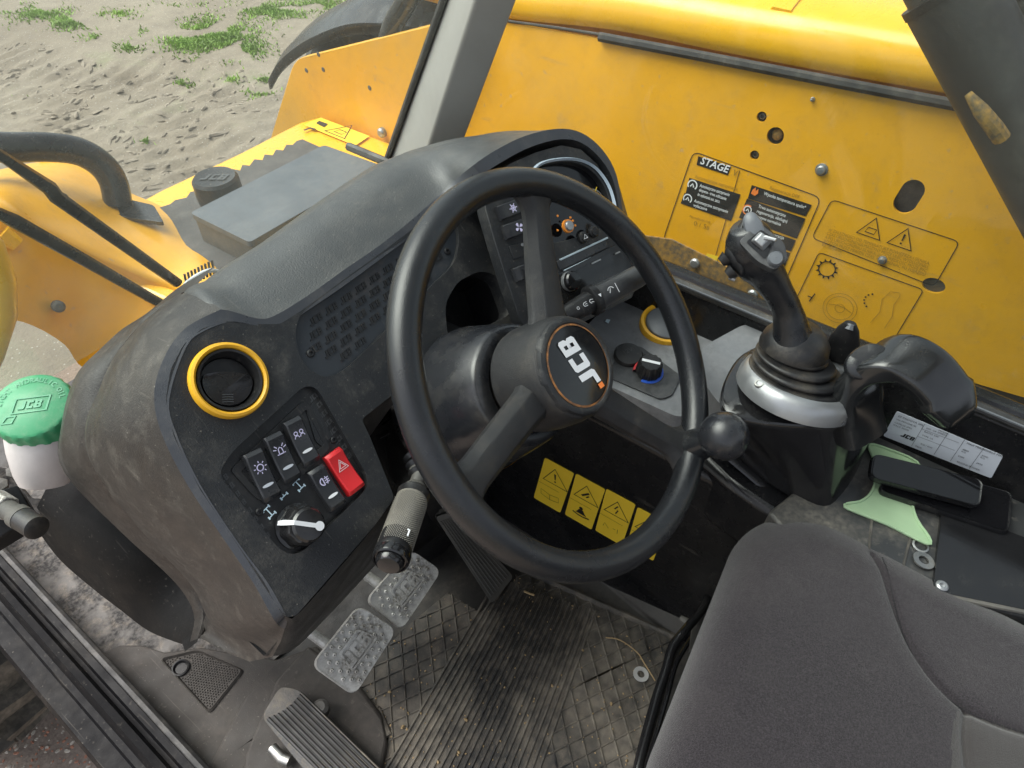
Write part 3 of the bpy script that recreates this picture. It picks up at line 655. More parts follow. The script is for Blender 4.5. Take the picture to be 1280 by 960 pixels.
# ---- front fender left of the dash
t = wing = thing('front_bodywork', 'bulging yellow front bodywork over a chunky muddy wheel, left beyond the windscreen', 'bodywork', PY(100, 380, 1.2))
r0 = [PY(*q) for q in ((-80, 235, 1.65), (0, 212, 1.62), (45, 203, 1.58), (84, 203, 1.55), (120, 220, 1.50), (160, 240, 1.45), (198, 256, 1.38), (218, 268, 1.33), (241, 293, 1.25), (260, 319, 1.15), (276, 345, 1.06))]
r1 = [PY(*q) for q in ((-80, 262, 1.25), (0, 252, 1.25), (35, 268, 1.25), (75, 288, 1.24), (110, 306, 1.22), (145, 322, 1.20), (175, 335, 1.17), (198, 345, 1.14), (220, 357, 1.10), (240, 368, 1.05), (258, 380, 1.0))]
r2 = [p+Vector((0, -.03, -.05)) for p in r1]
r3 = [PY(*q) for q in ((-80, 420, 1.15), (0, 400, 1.15), (41, 407, 1.15), (81, 431, 1.15), (98, 455, 1.14), (125, 470, 1.12), (150, 470, 1.1), (180, 460, 1.06), (210, 450, 1.02), (235, 440, .98), (255, 430, .96))]
rows = [cat([a, a.lerp(b, .5)+Vector((0, 0, .012)), b, c_, c_.lerp(d, .5), d], 4) for a, b, c_, d in zip(r0, r1, r2, r3)]
rows = [list(x) for x in zip(*[cat(list(col), 3) for col in zip(*rows)])]
mb = MB(); mb.grid(rows); mb.build('wing_skin', M_['yellow'], t, sharp=70)
mb = MB(); mb.tube([PY(*q) for q in ((-150, 270, 1.05), (-60, 285, 1.0), (-22, 310, 1.0), (-8, 350, 1.0), (-6, 390, 1.0), (-22, 440, 1.0), (-50, 500, 1.0), (-120, 540, 1.02))], .026, 14); mb.build('wing_edge', M_['yellowc'], t)
mb = MB(); mb.tube([PY(50, 200, 1.585), PY(84, 202, 1.56), PY(118, 224, 1.5), PY(150, 240, 1.46)], .012, 10); mb.build('raised_rib', M_['yellowc'], t)
mb = MB(); mb.tube([PY(2, 292, 1.21), PY(22, 306, 1.20)], [.016, .012], 10, up=(0, 0, 1)); mb.build('recess_lip', M_['yellowc'], t)
for x, y, yy in ((78, 248, 1.37), (73, 383, 1.16), (180, 405, 1.06)):
    mb = MB(); mb.lathe(Fr(PY(x, y, yy), (-.1, -.9, .4)), [(.010, -.01), (.010, .006), (.006, .010), (.0003, .010)], 14); mb.build('bolt', M_['oldmetal'], t)

# black tubular handrail
t = thing('grab_rail', 'bent black tube rail bolted on top of the yellow wing', 'rail', PY(155, 262, 1.35))
mb = MB(); mb.tube(cat([PY(*q) for q in ((-120, 178, 1.45), (0, 184, 1.42), (60, 184, 1.41), (100, 190, 1.40), (128, 207, 1.39), (142, 228, 1.38), (148, 256, 1.37))], 5), .0265, 18); mb.build('tube', M_['rubber'], t)
mb = MB(); mb.plate(rnd([PZ(x, y, PY(148, 256, 1.37).z) for x, y in ((98, 246), (118, 225), (165, 250), (192, 256), (205, 278), (160, 272), (120, 262))], .01), n=(-.1, -.4, 1), depth=.012); mb.build('bracket', M_['rubber'], t, bevel=.003)
mb = MB(); mb.lathe(Fr(PY(148, 262, 1.36), (0, -.1, 1)), [(.034, -.05), (.034, .0), (.028, .008)], 18); mb.build('collar', M_['rubber'], t)

# wiper linkage on the windscreen
WS = Fr(PX(488, 196, .765), (0, -1, -.56))
t = thing('windscreen_wiper', 'pair of thin black wiper arms slanting over the windscreen', 'wiper', ON(240, 365, WS))
for pts in ([(-40, 166), (0, 192), (82, 247), (90, 258), (238, 364)], [(-40, 240), (0, 270), (35, 288), (120, 335), (206, 384), (235, 400)]):
    mb = MB(); P = [ON(x, y, WS)+Vector((0, .03, 0)) for x, y in pts]
    n0 = len(P); mb.tube(P, [(.0042, .004)]*2+[(.0075, .004)]*(n0-2), 8, up=WS.n); mb.build('arm', M_['rubber'], t, bevel=0)
mb = MB(); a = ON(232, 366, WS); mb.tube(cat([ON(x, y, WS)+Vector((0, .01, 0)) for x, y in ((232, 366), (240, 356), (255, 346), (268, 341), (276, 342))], 4), .0035, 8); mb.build('spring_clip', M_['white'], t)
mb = MB()
for i in range(9): p = ON(238+i*4.2, 362-i*2.2, WS)+Vector((0, .008, 0)); mb.tube([p, p+Vector((.004, 0, .022))], .0018, 5)
mb.build('spring', M_['black'], t, kind='stuff')

# glass panes
pts = [Vector((x, WS.o.y-.56*(z-WS.o.z)-.004, z)) for x, z in ((-.06, .50), (.757, .50), (.757, 1.62), (-.06, 1.62))]
mb = MB(); mb.plate(pts, n=WS.n, depth=.005); o = mb.build('windscreen', M_['glassF']); tag(o, 'dusty front windscreen pane left of the grey pillar', 'windscreen')
mb = MB(); mb.plate([Vector(q) for q in ((.772, .82, .555), (.772, -.5, .555), (.772, -.5, 1.6), (.772, .30, 1.6))], n=(-1, 0, 0), depth=.005); o = mb.build('side_window', M_['glassS']); tag(o, 'large side window pane looking onto the yellow engine housing', 'window')

# black boom hardware at the upper right, beyond the window
t = thing('lift_cylinder', 'thick black cylinder slanting across the upper right corner', 'cylinder', PX(1230, 150, .97))
A = PX(1130, 22, .97); B = PX(1282, 303, .97); d = (B-A).normalized(); side = d.cross((A-CAM).normalized()); side = side if side.dot(RV) > 0 else -side
r = .047; A2 = A+side*r; B2 = B+side*r
mb = MB(); mb.tube([A2, B2+d*.15], r, 28); mb.build('barrel', M_['darkmetal'], t)
mb = MB(); mb.tube([A2-d*.4, A2-d*.004], r*.86, 28); mb.build('rod_cover', M_['darkmetal'], t)
mb = MB(); mb.tube([A2-d*.004, A2+d*.006], r*1.03, 28); mb.build('collar', M_['black'], t)
t = thing('boom_plate', 'dusty dark boom side plate behind the black cylinder', 'plate', PX(1290, 150, 1.03))
PB = Fr((1.04, 0, .8), (-1, 0, .05), (0, -1, 0))
mb = MB(); mb.plate([ON(x, y, PB) for x, y in ((1150, -40), (1400, -40), (1400, 420), (1300, 330), (1250, 240), (1190, 120))], [rnd([ON(x, y, PB) for x, y in ((1225, 45), (1262, 30), (1268, 70), (1235, 88))], .01)], PB.n, .012); mb.build('plate', M_['grime'], t)
mb = MB(); mb.tube([PX(1210, 117, .90), PX(1226, 138, .895), PX(1243, 160, .90), PX(1252, 173, .905)], [.004, .008, .009, .009], 10); mb.build('lever', M_['mud'], t)
mb = MB(); mb.tube(cat([ON(x, y, PB)+PB.n*.03 for x, y in ((1235, -20), (1262, 40), (1258, 95), (1285, 150))], 5), .012, 10); mb.build('hose', M_['rubber'], t)

# front wheel and its tyre, seen past the wing and below the door
t = wing
wc = Vector((-.28, 1.80, -.36)); fw = Fr(wc, (1, 0, 0), (0, 1, 0))
mb = MB(); mb.lathe(fw, [(.10, -.10), (.26, -.17), (.50, -.18), (.55, -.15), (.565, 0), (.55, .15), (.50, .18), (.26, .17)], 48); wh = mb.build('wheel', M_['tyre'], t)
mb = MB()
for i in range(26):
    a = 2*math.pi*i/26
    for sg in (-1, 1):
        ring = []
        for k, (c_, da) in enumerate(((0, 0), (.09*sg, .07), (.185*sg, .12))):
            aa = a+(sg > 0)*.12+da; rr = .60-.012*k
            e1 = Vector((0, math.cos(aa), math.sin(aa))); e2 = Vector((0, -math.sin(aa), math.cos(aa)))
            ring.append([wc+Vector((c_, 0, 0))+e1*(rr-.06)+e2*.026, wc+Vector((c_, 0, 0))+e1*rr+e2*.02, wc+Vector((c_, 0, 0))+e1*rr-e2*.02, wc+Vector((c_, 0, 0))+e1*(rr-.06)-e2*.026])
        mb.loft(ring)
mb.build('tread_lug', M_['tyre'], wh, kind='stuff')
mb = MB(); mb.lathe(fw, [(.26, .15), (.24, .10), (.10, .08), (.09, .12), (.0005, .12)], 32); mb.build('rim', M_['yellow'], wh)
# far front mudguard
t = thing('mudguard', 'arched black plastic mudguard over the far front wheel', 'mudguard', PX(440, 60, 1.3))
arc = cat([PX(x, y, 1.18) for x, y in ((338, 97), (350, 76), (372, 56), (400, 40), (436, 27), (475, 25), (520, 30), (570, 48))], 5)
arc = [p for p in arc]; off = Vector((.38, 0, .0)); up_ = Vector((0, 0, .03))
mb = MB(); mb.grid([[p+Vector((-.012, 0, -.03)) for p in arc], [p+Vector((-.01, 0, -.004)) for p in arc], arc, [p+Vector((.02, 0, .02)) for p in arc], [p+Vector((.08, 0, .045)) for p in arc], [p+off*.6+Vector((0, 0, .06)) for p in arc], [p+off+Vector((0, 0, .02)) for p in arc]]); o = mb.build('mudguard_shell', M_['rubber'], t, sharp=60)
sm = o.modifiers.new('thick', 'SOLIDIFY'); sm.thickness = .008
mb = MB(); mb.tube(cat([PX(x, y, 1.12) for x, y in ((482, 60), (492, 30), (505, 8), (520, -20))], 4), .022, 12); mb.build('stay', M_['rubber'], t)
mb = MB(); mb.lathe(Fr(PX(529, 17, 1.15), (-1, 0, 0)), [(.014, -.01), (.014, .008), (.008, .012), (.0003, .012)], 12); mb.build('bolt', M_['oldmetal'], t)
wc2 = PX(510, 150, 1.5); mb = MB(); mb.lathe(Fr(wc2, (1, 0, 0), (0, 1, 0)), [(.16, -.14), (.30, -.15), (.335, -.12), (.34, 0), (.335, .12), (.16, .14)], 40); mb.build('wheel', M_['tyre'], t)

# chassis top under the windscreen and bracket with the hydraulic fitting
mb = MB(); mb.box(Fr((.62, 1.02, -.02), (0, 0, 1)), .5, .26, .25); o = mb.build('chassis_rail', M_['oldmetal']); tag(o, 'dark dusty chassis rail under the bottom of the windscreen', 'chassis')

# cab roof and rear frame (above and behind the camera; they shade the inside)
mb = MB(); RF = Fr((.36, -.32, 1.63), (0, 0, 1)); mb.plate([RF.p(a, b) for a, b in ((-.43, -.62), (.43, -.62), (.43, .60), (-.43, .60))], [[RF.p(a, b) for a, b in ((-.30, -.35), (.32, -.35), (.32, .50), (-.30, .50))]], (0, 0, 1), .06); mb.build('cab_roof', M_['pillar'], bevel=.01, kind='structure')
mb = MB(); mb.box(RF, .66, .90, .006, (0, .07, .006)); o = mb.build('roof_window', M_['glassS']); tag(o, 'glass roof pane above the driver seat', 'window')
mb = MB(); mb.box(Fr((.36, -.93, .40), (0, 0, 1)), .86, .05, .9); mb.build('cab_rear_wall', M_['black'], bevel=.01, kind='structure')

mb = MB(); mb.box(Fr((1.27, -.5, -.05), (0, 0, 1)), .3, 1.5, 1.05); o = mb.build('lower_frame', M_['oldmetal'], bevel=.01); tag(o, 'dark dusty frame rail low between the cab and the yellow panel', 'frame')
# clods of soil along the tyre tracks, standing in for their shaded crevices
mb = MB(); clod = mat('track_soil', (.235, .195, .15), .95, bump=(60, .8), mottle=.35, mscale=5)
for P in tr_pts:
    for _ in range(150):
        i = random.randrange(2, len(P)-3); q = P[i+2]-P[i-2]; q.z = 0; q.normalize(); sd2 = Vector((-q.y, q.x, 0))
        k = random.uniform(-.30, .30); along = i*.022; ph = round(random.uniform(-3, 3))*.16
        p = P[i]+sd2*k; z = GZ+ghgt(p.x, p.y)
        L2, W2, H2 = random.uniform(.015, .08)*(1 if random.random() < .5 else .5), random.uniform(.008, .022), random.uniform(.004, .014)
        a = math.atan2(sd2.y, sd2.x)+(.5 if k > 0 else -.5)+random.gauss(0, .35)
        f = Fr((p.x, p.y, z-.004), (random.gauss(0, .15), random.gauss(0, .15), 1), (math.cos(a), math.sin(a), 0))
        r0 = []; r1 = []
        for j in range(8):
            b = 2*math.pi*j/8; n1 = random.uniform(.7, 1.25); r0.append(f.p(L2*math.cos(b)*n1, W2*math.sin(b)*n1, 0)); r1.append(f.p(L2*.6*math.cos(b)*n1, W2*.5*math.sin(b)*n1, H2*random.uniform(.7, 1.2)))
        mb.loft([r0, r1], cap0=False)
o = mb.build('soil_clods', clod, sharp=40); tag(o, 'ridges and clods of soil along the tyre tracks in the yard', 'soil'); o['kind'] = 'stuff'
# ================================================================ DASHBOARD
FA = Fr(PD(286, 475, .675), (.07, -.72, .69), (1, .097, 0))                 # face of the left wing and the bridge
FB = Fr(PX(775, 250, .72), (-.13, -.77, .62), (1, -.17, 0))                 # face of the instrument pod
def fa(x, y): return ON(x, y, FA)
def fb(x, y): return ON(x, y, FB)
def fab(x, y):
    k = min(1, max(0, (x-556)/40)); k = k*k*(3-2*k)
    return fa(x, y).lerp(fb(x, y), k)
t = dash = thing('dashboard', 'dusty black dashboard with a long grey hood, vent, switches and gauge pod', 'dashboard', (.42, .5, .30))
# -- left face with recesses
outA = [(355, 771), (300, 686), (250, 612), (217, 545), (207, 500), (213, 462), (229, 431), (253, 410), (288, 400), (322, 405), (350, 405), (380, 386), (430, 349), (480, 313), (524, 280), (560, 250), (600, 222), (606, 262), (618, 300), (632, 345), (652, 402), (600, 440), (545, 470), (500, 486), (452, 524), (462, 545), (493, 622), (470, 655), (369, 771)]
spk = [(372, 398), (384, 384), (430, 348), (500, 298), (556, 258), (585, 262), (590, 300), (568, 334), (530, 358), (500, 400), (440, 450), (420, 468), (400, 470), (384, 456), (374, 430)]
spk = [(370, 425), (372, 402), (384, 386), (430, 351), (480, 316), (540, 276), (560, 272), (572, 285), (573, 308), (566, 330), (545, 352), (500, 395), (455, 440), (430, 462), (408, 471), (388, 462), (376, 446)]
swp = [(272, 592), (290, 565), (380, 482), (396, 484), (460, 596), (458, 612), (374, 694), (352, 690)]
P3 = lambda L: [fa(*q) for q in L]
spk_r = cat(P3(spk), 3, True); swp_r = rnd(P3(swp), .010, 4)
vent_c = fa(286, 476)
mb = MB(); mb.plate(rnd(P3(outA), [.004]*len(outA), 2), [spk_r, swp_r, circ(FA.at(vent_c), .0290, 40), rnd(P3([(572, 352), (600, 338), (622, 344), (640, 392), (600, 412), (560, 425), (556, 380)]), .012)], FA.n, .022)
mb.build('face', M_['dash'], dash, sharp=30, bevel=.0018)
# outer rounded lip of the face, then the hood skin, the side skin
rid = [(281, 393), (326, 404), (349, 400), (394, 372), (437, 341), (480, 311), (524, 275), (565, 237), (595, 212), (625, 192), (660, 175), (700, 166), (730, 171), (756, 192), (774, 225), (783, 281)]
rid_in = [(285, 402), (323, 407), (352, 407), (398, 379), (440, 350), (482, 319), (528, 285), (570, 249), (601, 220), (633, 199), (665, 183), (701, 174), (728, 179), (752, 200), (768, 230), (777, 283)]
bak = [(232, 371, .60), (255, 352, .60), (280, 333, .60), (320, 308, .60), (362, 278, .60), (405, 247, .61), (447, 219, .62), (480, 201, .64), (520, 192, .66), (560, 185, .65), (602, 181, .62), (652, 176, .56), (700, 171, .50), (734, 178, .46), (764, 206, .42), (786, 275, .38)]
def lerp3(a, b, k, up=0): return a.lerp(b, k)+Vector((0, 0, up))
colm = []
for (a, b, c_) in zip(rid_in, rid, bak):
    A_ = fab(*a); B_ = fab(*b)+Vector((0, .004, .004)); C_ = PY(c_[0], c_[1], c_[2])
    k = min(1, max(0, (b[0]-640)/80))
    colm.append([A_, A_.lerp(B_, .5)+FA.n*.002, B_, lerp3(B_, C_, .12, .004*(1-k)), lerp3(B_, C_, .4, .016*(1-k)), lerp3(B_, C_, .75, .015*(1-k)), C_, C_+Vector((0, .012, -.02)), C_+Vector((0, .02, -.25))])
colm.insert(0, [p+Vector((-.012, .002, -.009)) for p in colm[0]])
rows = [cat(r, 4) for r in zip(*colm)]
mb = MB(); mb.grid([rows[0][4:], rows[2][4:]]); mb.build('edge_chamfer', M_['chamfer'], dash)
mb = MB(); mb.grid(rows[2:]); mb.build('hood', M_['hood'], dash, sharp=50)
# inner wall of the hood lip down to the pod face
mb = MB(); lip = [fab(*q) for q in rid_in]; lipc = cat(lip, 4)
mb.grid([lipc, [p-FA.n*.012 for p in lipc], [p-FA.n*.03 for p in lipc]]); mb.build('hood_lip', M_['dash'], dash)
# side skin
e0 = [((285, 402), (281, 393), (232, 371, .60)), ((253, 410), (240, 409), (185, 400, .61)), ((229, 431), (214, 442), (146, 445, .63)), ((207, 500), (199, 489), (126, 487, .63)), ((217, 545), (207, 540), (106, 538, .62)), ((250, 612), (241, 608), (120, 590, .61)),
      ((300, 686), (292, 684), (180, 662, .59)), ((330, 730), (324, 732), (238, 722, .57)), ((352, 768), (348, 775), (257, 762, .55))]
cols = []
for i_, (a, b, c_) in enumerate(e0):
    A_ = fa(*a); B_ = fa(*b); C_ = PY(*c_); k = min(1, i_/2); od = Vector((0, 0, 1)).lerp(Vector((-1, 0, .4)), k)
    if i_ == 0: B_ = B_+Vector((0, .004, .004))
    else: A_ = A_+(vent_c-A_).normalized()*.003*(1 if i_ < 7 else 0)+Vector((.003, 0, 0))*(i_ >= 7)+FA.n*.0006; B_ = B_+Vector((-.002, .004, 0))
    cols.append([A_, A_.lerp(B_, .5)+FA.n*.002, B_, lerp3(B_, C_, .12)+od*.004, lerp3(B_, C_, .4)+od*.014, lerp3(B_, C_, .75)+od*.013, C_, C_+Vector((.004, .006, 0))*k+Vector((0, .012, -.02))*(1-k)])
tipc = [fa(362, 768)+FA.n*.0006, fa(361, 773), PY(356, 786, .334), PY(351, 802, .350), PY(340, 821, .385), PY(312, 827, .43), PY(282, 815, .48), PY(250, 797, .53)]
cols.append([fa(357, 768)+FA.n*.0006, fa(356, 772), PY(350, 783, .336), PY(341, 798, .362), PY(313, 806, .425), PY(281, 796, .49), PY(255, 782, .54), PY(256, 783, .545)])
cols.append(tipc)
rows = [cat(r, 4) for r in zip(*cols)]
mb = MB(); mb.grid([rows[0], rows[2]]); mb.build('edge_chamfer', M_['chamfer'], dash)
mb = MB(); mb.grid(rows[2:]); mb.build('side_skin', M_['side'], dash, sharp=50)
# lower rim round the bottom of the face
mb = MB(); ra = [fa(356, 770), fa(369, 771), fa(420, 715), fa(470, 655), fa(493, 622)]; rb = [PY(330, 820, .396), PY(364, 814, .384), PY(410, 770, .40), PY(455, 722, .42), PY(498, 675, .44)]
rc = [p+Vector((.0, .10, .02)) for p in rb]
rows = [resample(cat(r, 4), 20) for r in (ra, [lerp3(a, b, .5)+Vector((0, -.004, -.003)) for a, b in zip(ra, rb)], rb, rc)]
mb.grid(rows); mb.build('lower_rim', M_['dash'], dash, sharp=50)
# right edge of the left wing, going forward
mb = MB(); ra = [fa(452, 524), fa(462, 545), fa(493, 622), fa(498, 640)]
mb.grid([ra, [p+Vector((0, .08, -.03)) for p in ra], [p+Vector((0, .2, -.06)) for p in ra]]); mb.build('inner_edge', M_['black'], dash)
# rear side panel beyond the moulded joint
s0 = [(232, 371, .60), (185, 400, .61), (146, 445, .63), (126, 487, .63), (106, 538, .62), (120, 590, .61), (180, 662, .59), (238, 722, .57), (257, 762, .55), (250, 797, .53)]
s1 = [(240, 362, .66), (192, 390, .68), (150, 424, .70), (98, 464, .71), (76, 535, .74), (80, 590, .74), (150, 664, .70), (215, 724, .64), (244, 764, .59), (242, 799, .56)]
a = cat([PY(*q) for q in s0], 5); b = cat([PY(*q) for q in s1], 5)
mb = MB(); mb.grid([[p+Vector((.002, .003, -.004)) for p in a], [p.lerp(q, .045)+Vector((.001, 0, -.003)) for p, q in zip(a, b)], [p.lerp(q, .10)+Vector((-.002, 0, .001)) for p, q in zip(a, b)], [p.lerp(q, .5)+Vector((-.008, 0, .005)) for p, q in zip(a, b)], b, [q+Vector((.05, .03, -.01)) for q in b]])
mb.build('rear_side_panel', M_['side'], dash, sharp=60)
# black under-panel
u0_ = [(52, 622, .86), (115, 648, .76), (168, 690, .70), (222, 730, .66), (252, 765, .60), (246, 803, .56)]
u1_ = [(46, 662, .90), (75, 700, .86), (115, 735, .80), (150, 762, .74), (188, 790, .68), (236, 808, .60)]
a = resample(cat([PY(*q) for q in u0_], 5), 24); b = resample(cat([PY(*q) for q in u1_], 5), 24)
mb = MB(); mb.grid([[p+Vector((.06, .02, .03)) for p in a], a, [p.lerp(q, .5)+Vector((-.012, 0, .0)) for p, q in zip(a, b)], b, [q+Vector((.12, .05, -.02)) for q in b]]); mb.build('under_panel', M_['void'], dash, sharp=60)

# -- round air vent
K9 = .745; f = FA.at(vent_c)
mb = MB(); mb.lathe(f, [(r*K9, c) for r, c in [(.0388, -.002), (.0388, .003), (.0400, .0062), (.0425, .0078), (.0455, .0068), (.0470, .003), (.0470, -.001)]], 56); v = mb.build('vent_ring', M_['ringy'], dash)
mb = MB(); mb.lathe(f, [(r*K9, c) for r, c in [(.0390, -.02), (.0390, .004), (.0375, .0062), (.0350, .0055), (.0325, .000), (.0310, -.010), (.0300, -.026), (.0005, -.026)]], 56); vb = mb.build('vent_barrel', M_['black'], v)
f2 = FA.at(vent_c).rot(-40)
mb = MB(); mb.lathe(f2, [(r*K9, c) for r, c in [(.0312, -.012), (.0306, -.0085), (.0300, -.008), (.0004, -.0068)]], 48); mb.build('vent_flap', M_['black'], v)
ap = [(.0296*math.cos(math.radians(a)), .0296*math.sin(math.radians(a))) for a in range(-200, 21, 10)]
arc_ = [(.0278-.0556*i/12, .0101+.0045*(1-((i-6)/6)**2)) for i in range(1, 12)]
ap = [(a*K9, b*K9) for a, b in ap]; arc_ = [(a*K9, b*K9) for a, b in arc_]
lo = [f2.p(a, b*1.0-.002 if b > 0 else b, -.0022+.0016*(b/.03)) for a, b in ap]+[f2.p(a, b-.002, -.0010) for a, b in arc_]
mb = MB(); mb.plate(lo, n=FA.n, depth=.006); mb.build('vent_flap', M_['gloss'], v, bevel=.0012, seg=3)
f2 = f2.up(-.0042)
mb = MB()
for k in range(4): mb.stroke(f2, [(-.006, -.0125-k*.0022), (-.001, -.0120-k*.0022), (.004, -.0122-k*.0022)], .0007, .0025)
mb.build('vent_mark', M_['grey_print'], v)

# -- speaker panel with embossed letters
sp0 = [p-FA.n*.006 for p in spk_r]; cc = sum(sp0, Vector())/len(sp0)
mb = MB(); mb.plate([p.lerp(cc, -.004) for p in sp0], n=FA.n, depth=.003); g_ = mb.build('speaker_panel', mat('speaker_plastic', (.022, .026, .032), .45, dust=((.2, .15, .11), .3, 20, .5, .75), bump=None, speck=(.2, 420, 0)), dash)
mb = MB(); ins = [p.lerp(cc, .045) for p in sp0]; F6 = FA.up(-.006); ins2 = [Vector((*F6.uv(p), 0)) for p in ins]
ur_ = FA.rot(-3.5); F7 = Fr(FA.o-FA.n*.006, FA.n, ur_.u)
ins7 = [Vector((*F7.uv(p), 0)) for p in ins]
hh = .0070
for r_ in range(-16, 18):
    for c_ in range(-6, 24):
        x = c_*hh*3.1 + (r_*1.45 % 3.1)*hh - .02; y = r_*hh*1.62
        if all(inpoly(x+dx*hh*1.3, y+dy*hh*.6, ins7) for dx in (-1, 1) for dy in (-1, 1)):
            logo(mb, F7.at(F7.p(x, y)), hh, .0009, .25, .0011)
mb.build('embossed_lettering', M_['black'], g_, sharp=30, kind='stuff')
def screw(par, fr, r=.0045, m='black'):
    mb = MB(); mb.lathe(fr, [(r, 0), (r*.98, r*.35), (r*.7, r*.55), (r*.45, r*.55), (r*.40, r*.15), (.0002, r*.15)], 16); return mb.build('screw', M_[m], par)
screw(g_, FA.at(fa(391, 440)-FA.n*.006), .0042); screw(g_, FA.at(fa(562, 312)-FA.n*.006), .0042)

# -- switch panel
S0 = FA.up(-.007)
def sp_(x, y): return ON(x, y, S0)
t2 = dash
c0 = sum(swp_r, Vector())/len(swp_r)
mb = MB(); mb.plate([p.lerp(c0, -.005)-FA.n*.007 for p in swp_r], n=FA.n, depth=.003); spn = mb.build('switch_panel', M_['black'], dash)
ux = (sp_(385, 490)-sp_(277, 590)).normalized(); SF = Fr(sp_(362, 590), FA.n, ux)
mb = MB()   # raised frame round the rockers
q = [(287, 588), (376, 503), (386, 505), (412, 560), (345, 625), (330, 628), (318, 622)]
mb.plate(rnd([sp_(*p)+FA.n*.002 for p in q], .004), [rnd([sp_(*p)+FA.n*.002 for p in [(300, 590), (382, 512), (404, 556), (326, 618)]], .002)], FA.n, .002); mb.build('switch_frame', M_['black'], spn, bevel=.0006)
mb = MB()
for i in range(9):
    for sx in (0, 1):
        a_, b_ = ((283+i*9.5, 618+i*9.2), (402+i*5.2, 492+i*10.5))[sx] if False else ((278+i*7.5, 600+i*10.5), (392+i*6.2, 496+i*10.6))[sx]
        if i < 8: logo(mb, Fr(sp_(a_, b_), FA.n, ux), .0050, .0004, .2)
mb.build('embossed_lettering', M_['console'], spn, kind='stuff')
mb = MB(); mb.plate(rnd([sp_(*p)+FA.n*.0015 for p in [(382, 512), (392, 503), (414, 545), (404, 560), (394, 552)]], .002), n=FA.n, depth=.0015); mb.build('blank_plate', M_['dash'], spn, bevel=.0005)
def rocker(x0, y0, x1, y1, wpx, m, tilt, icon, name='rocker_switch', lab=None, led='white', ledpos=-.30):
    """rocker between two pixels (top middle, bottom middle)"""
    a = sp_(x0, y0); b = sp_(x1, y1); V_ = (a-b); L_ = V_.length; V_.normalize(); U_ = V_.cross(FA.n); U_.normalize()
    fr = Fr((a+b)/2, FA.n, U_); wd = wpx
    prof = []
    n_ = 12; rows = []
    for i in range(n_+1):
        s = -1+2*i/n_; y = s*L_/2; z = .0075+.0030*(s*s)+tilt*s*.0028
        if abs(s) > .93: z -= .0035
        rows.append([fr.p(-wd/2, y, 0), fr.p(-wd/2, y, z-.0012), fr.p(-wd/2+.0012, y, z), fr.p(wd/2-.0012, y, z), fr.p(wd/2, y, z-.0012), fr.p(wd/2, y, 0)])
    mb = MB(); mb.loft(rows); sw = mb.build(name, M_[m], spn, sharp=40, label=lab)
    fi = lambda s: Fr(fr.p(0, s*L_/2, .0075+.0030*s*s+tilt*s*.0028), FA.n+V_*(-(.0060*s+tilt*.0028)/(L_/2)), U_)
    mb = MB(); icon(mb, fi(.32), wd); mb.build('switch_symbol', M_['lilac'] if m != 'red' else M_['white'], sw)
    if led:
        mb = MB(); mb.flat(fi(ledpos*1.4), [(wd*.32*math.cos(k), wd*.085*math.sin(k)) for k in [i*math.pi/7 for i in range(14)]], .0006); mb.build('indicator_lens', M_[led], sw)
    return sw
def ic_lamp(mb, f, w_):
    r = w_*.17; mb.stroke(f, ccurve(r, 0, 340, 14), w_*.06, .0006, True)
    for i in range(8): a = i*math.pi/4; mb.stroke(f, [(math.cos(a)*r*1.5, math.sin(a)*r*1.5), (math.cos(a)*r*2.1, math.sin(a)*r*2.1)], w_*.05, .0006)
    mb.stroke(f, [(-r*.6, -r), (r*.6, -r)], w_*.06, .0006)
def ic_beacon(mb, f, w_):
    s = w_*.2; mb.stroke(f, [(-s, -s), (-s*.6, -s), (-s*.5, s*.4), (0, s*.8), (s*.5, s*.4), (s*.6, -s), (s, -s)], w_*.055, .0006); mb.stroke(f, [(-s*1.2, -s), (s*1.2, -s)], w_*.055, .0006)
    for a in (20, 50, 130, 160): a = math.radians(a); mb.stroke(f, [(math.cos(a)*s*1.1, math.sin(a)*s*1.1), (math.cos(a)*s*2, math.sin(a)*s*2)], w_*.05, .0006)
def ic_people(mb, f, w_):
    for x in (-.2, .14):
        mb.stroke(f, ccurve(w_*.10, 0, 330, 10, x*w_, w_*.12), w_*.05, .0006, True); mb.stroke(f, [((x-.14)*w_, -w_*.14), ((x-.08)*w_, -w_*.02), ((x+.08)*w_, -w_*.02), ((x+.14)*w_, -w_*.14)], w_*.05, .0006)
def ic_fog(mb, f, w_):
    s = w_*.2; mb.stroke(f, ccurve(s, 90, 270, 10, -s*.2), w_*.06, .0006); mb.stroke(f, [(-s*.2, s), (-s*.2, -s)], w_*.06, .0006)
    for k in (-1, 0, 1): mb.stroke(f, [(s*.2, k*s*.6), (s*1.5, k*s*.6)], w_*.05, .0006)
    mb.stroke(f, [(s*.6, -s*1.1), (s*1.0, 0), (s*.6, s*1.1)], w_*.05, .0006)
def ic_tri(mb, f, w_):
    for s in (.30, .17): mb.stroke(f, [(-s*w_, -s*.8*w_), (s*w_, -s*.8*w_), (0, s*1.0*w_)], w_*.05, .0006, True)
rocker(311, 566, 340, 624, .0175, 'switch', 1, ic_lamp, lab='rocker switch with work light symbol', led='orangep' if False else 'paleS')
rocker(336, 545, 365, 601, .0175, 'switch', 1, ic_beacon, lab='rocker switch with beacon symbol', led='paleS')
rocker(360, 526, 389, 580, .0175, 'switch', 1, ic_people, lab='rocker switch with two small figures')
rocker(391, 586, 420, 634, .0178, 'switch', -.2, ic_fog, lab='rocker switch with rear fog light symbol')
rocker(412, 566, 443, 614, .0190, 'red', -.2, ic_tri, lab='red hazard warning switch', led=None)
screw(spn, S0.at(sp_(324, 640)), .0036); screw(spn, S0.at(sp_(417, 550)), .0036)
mb = MB()
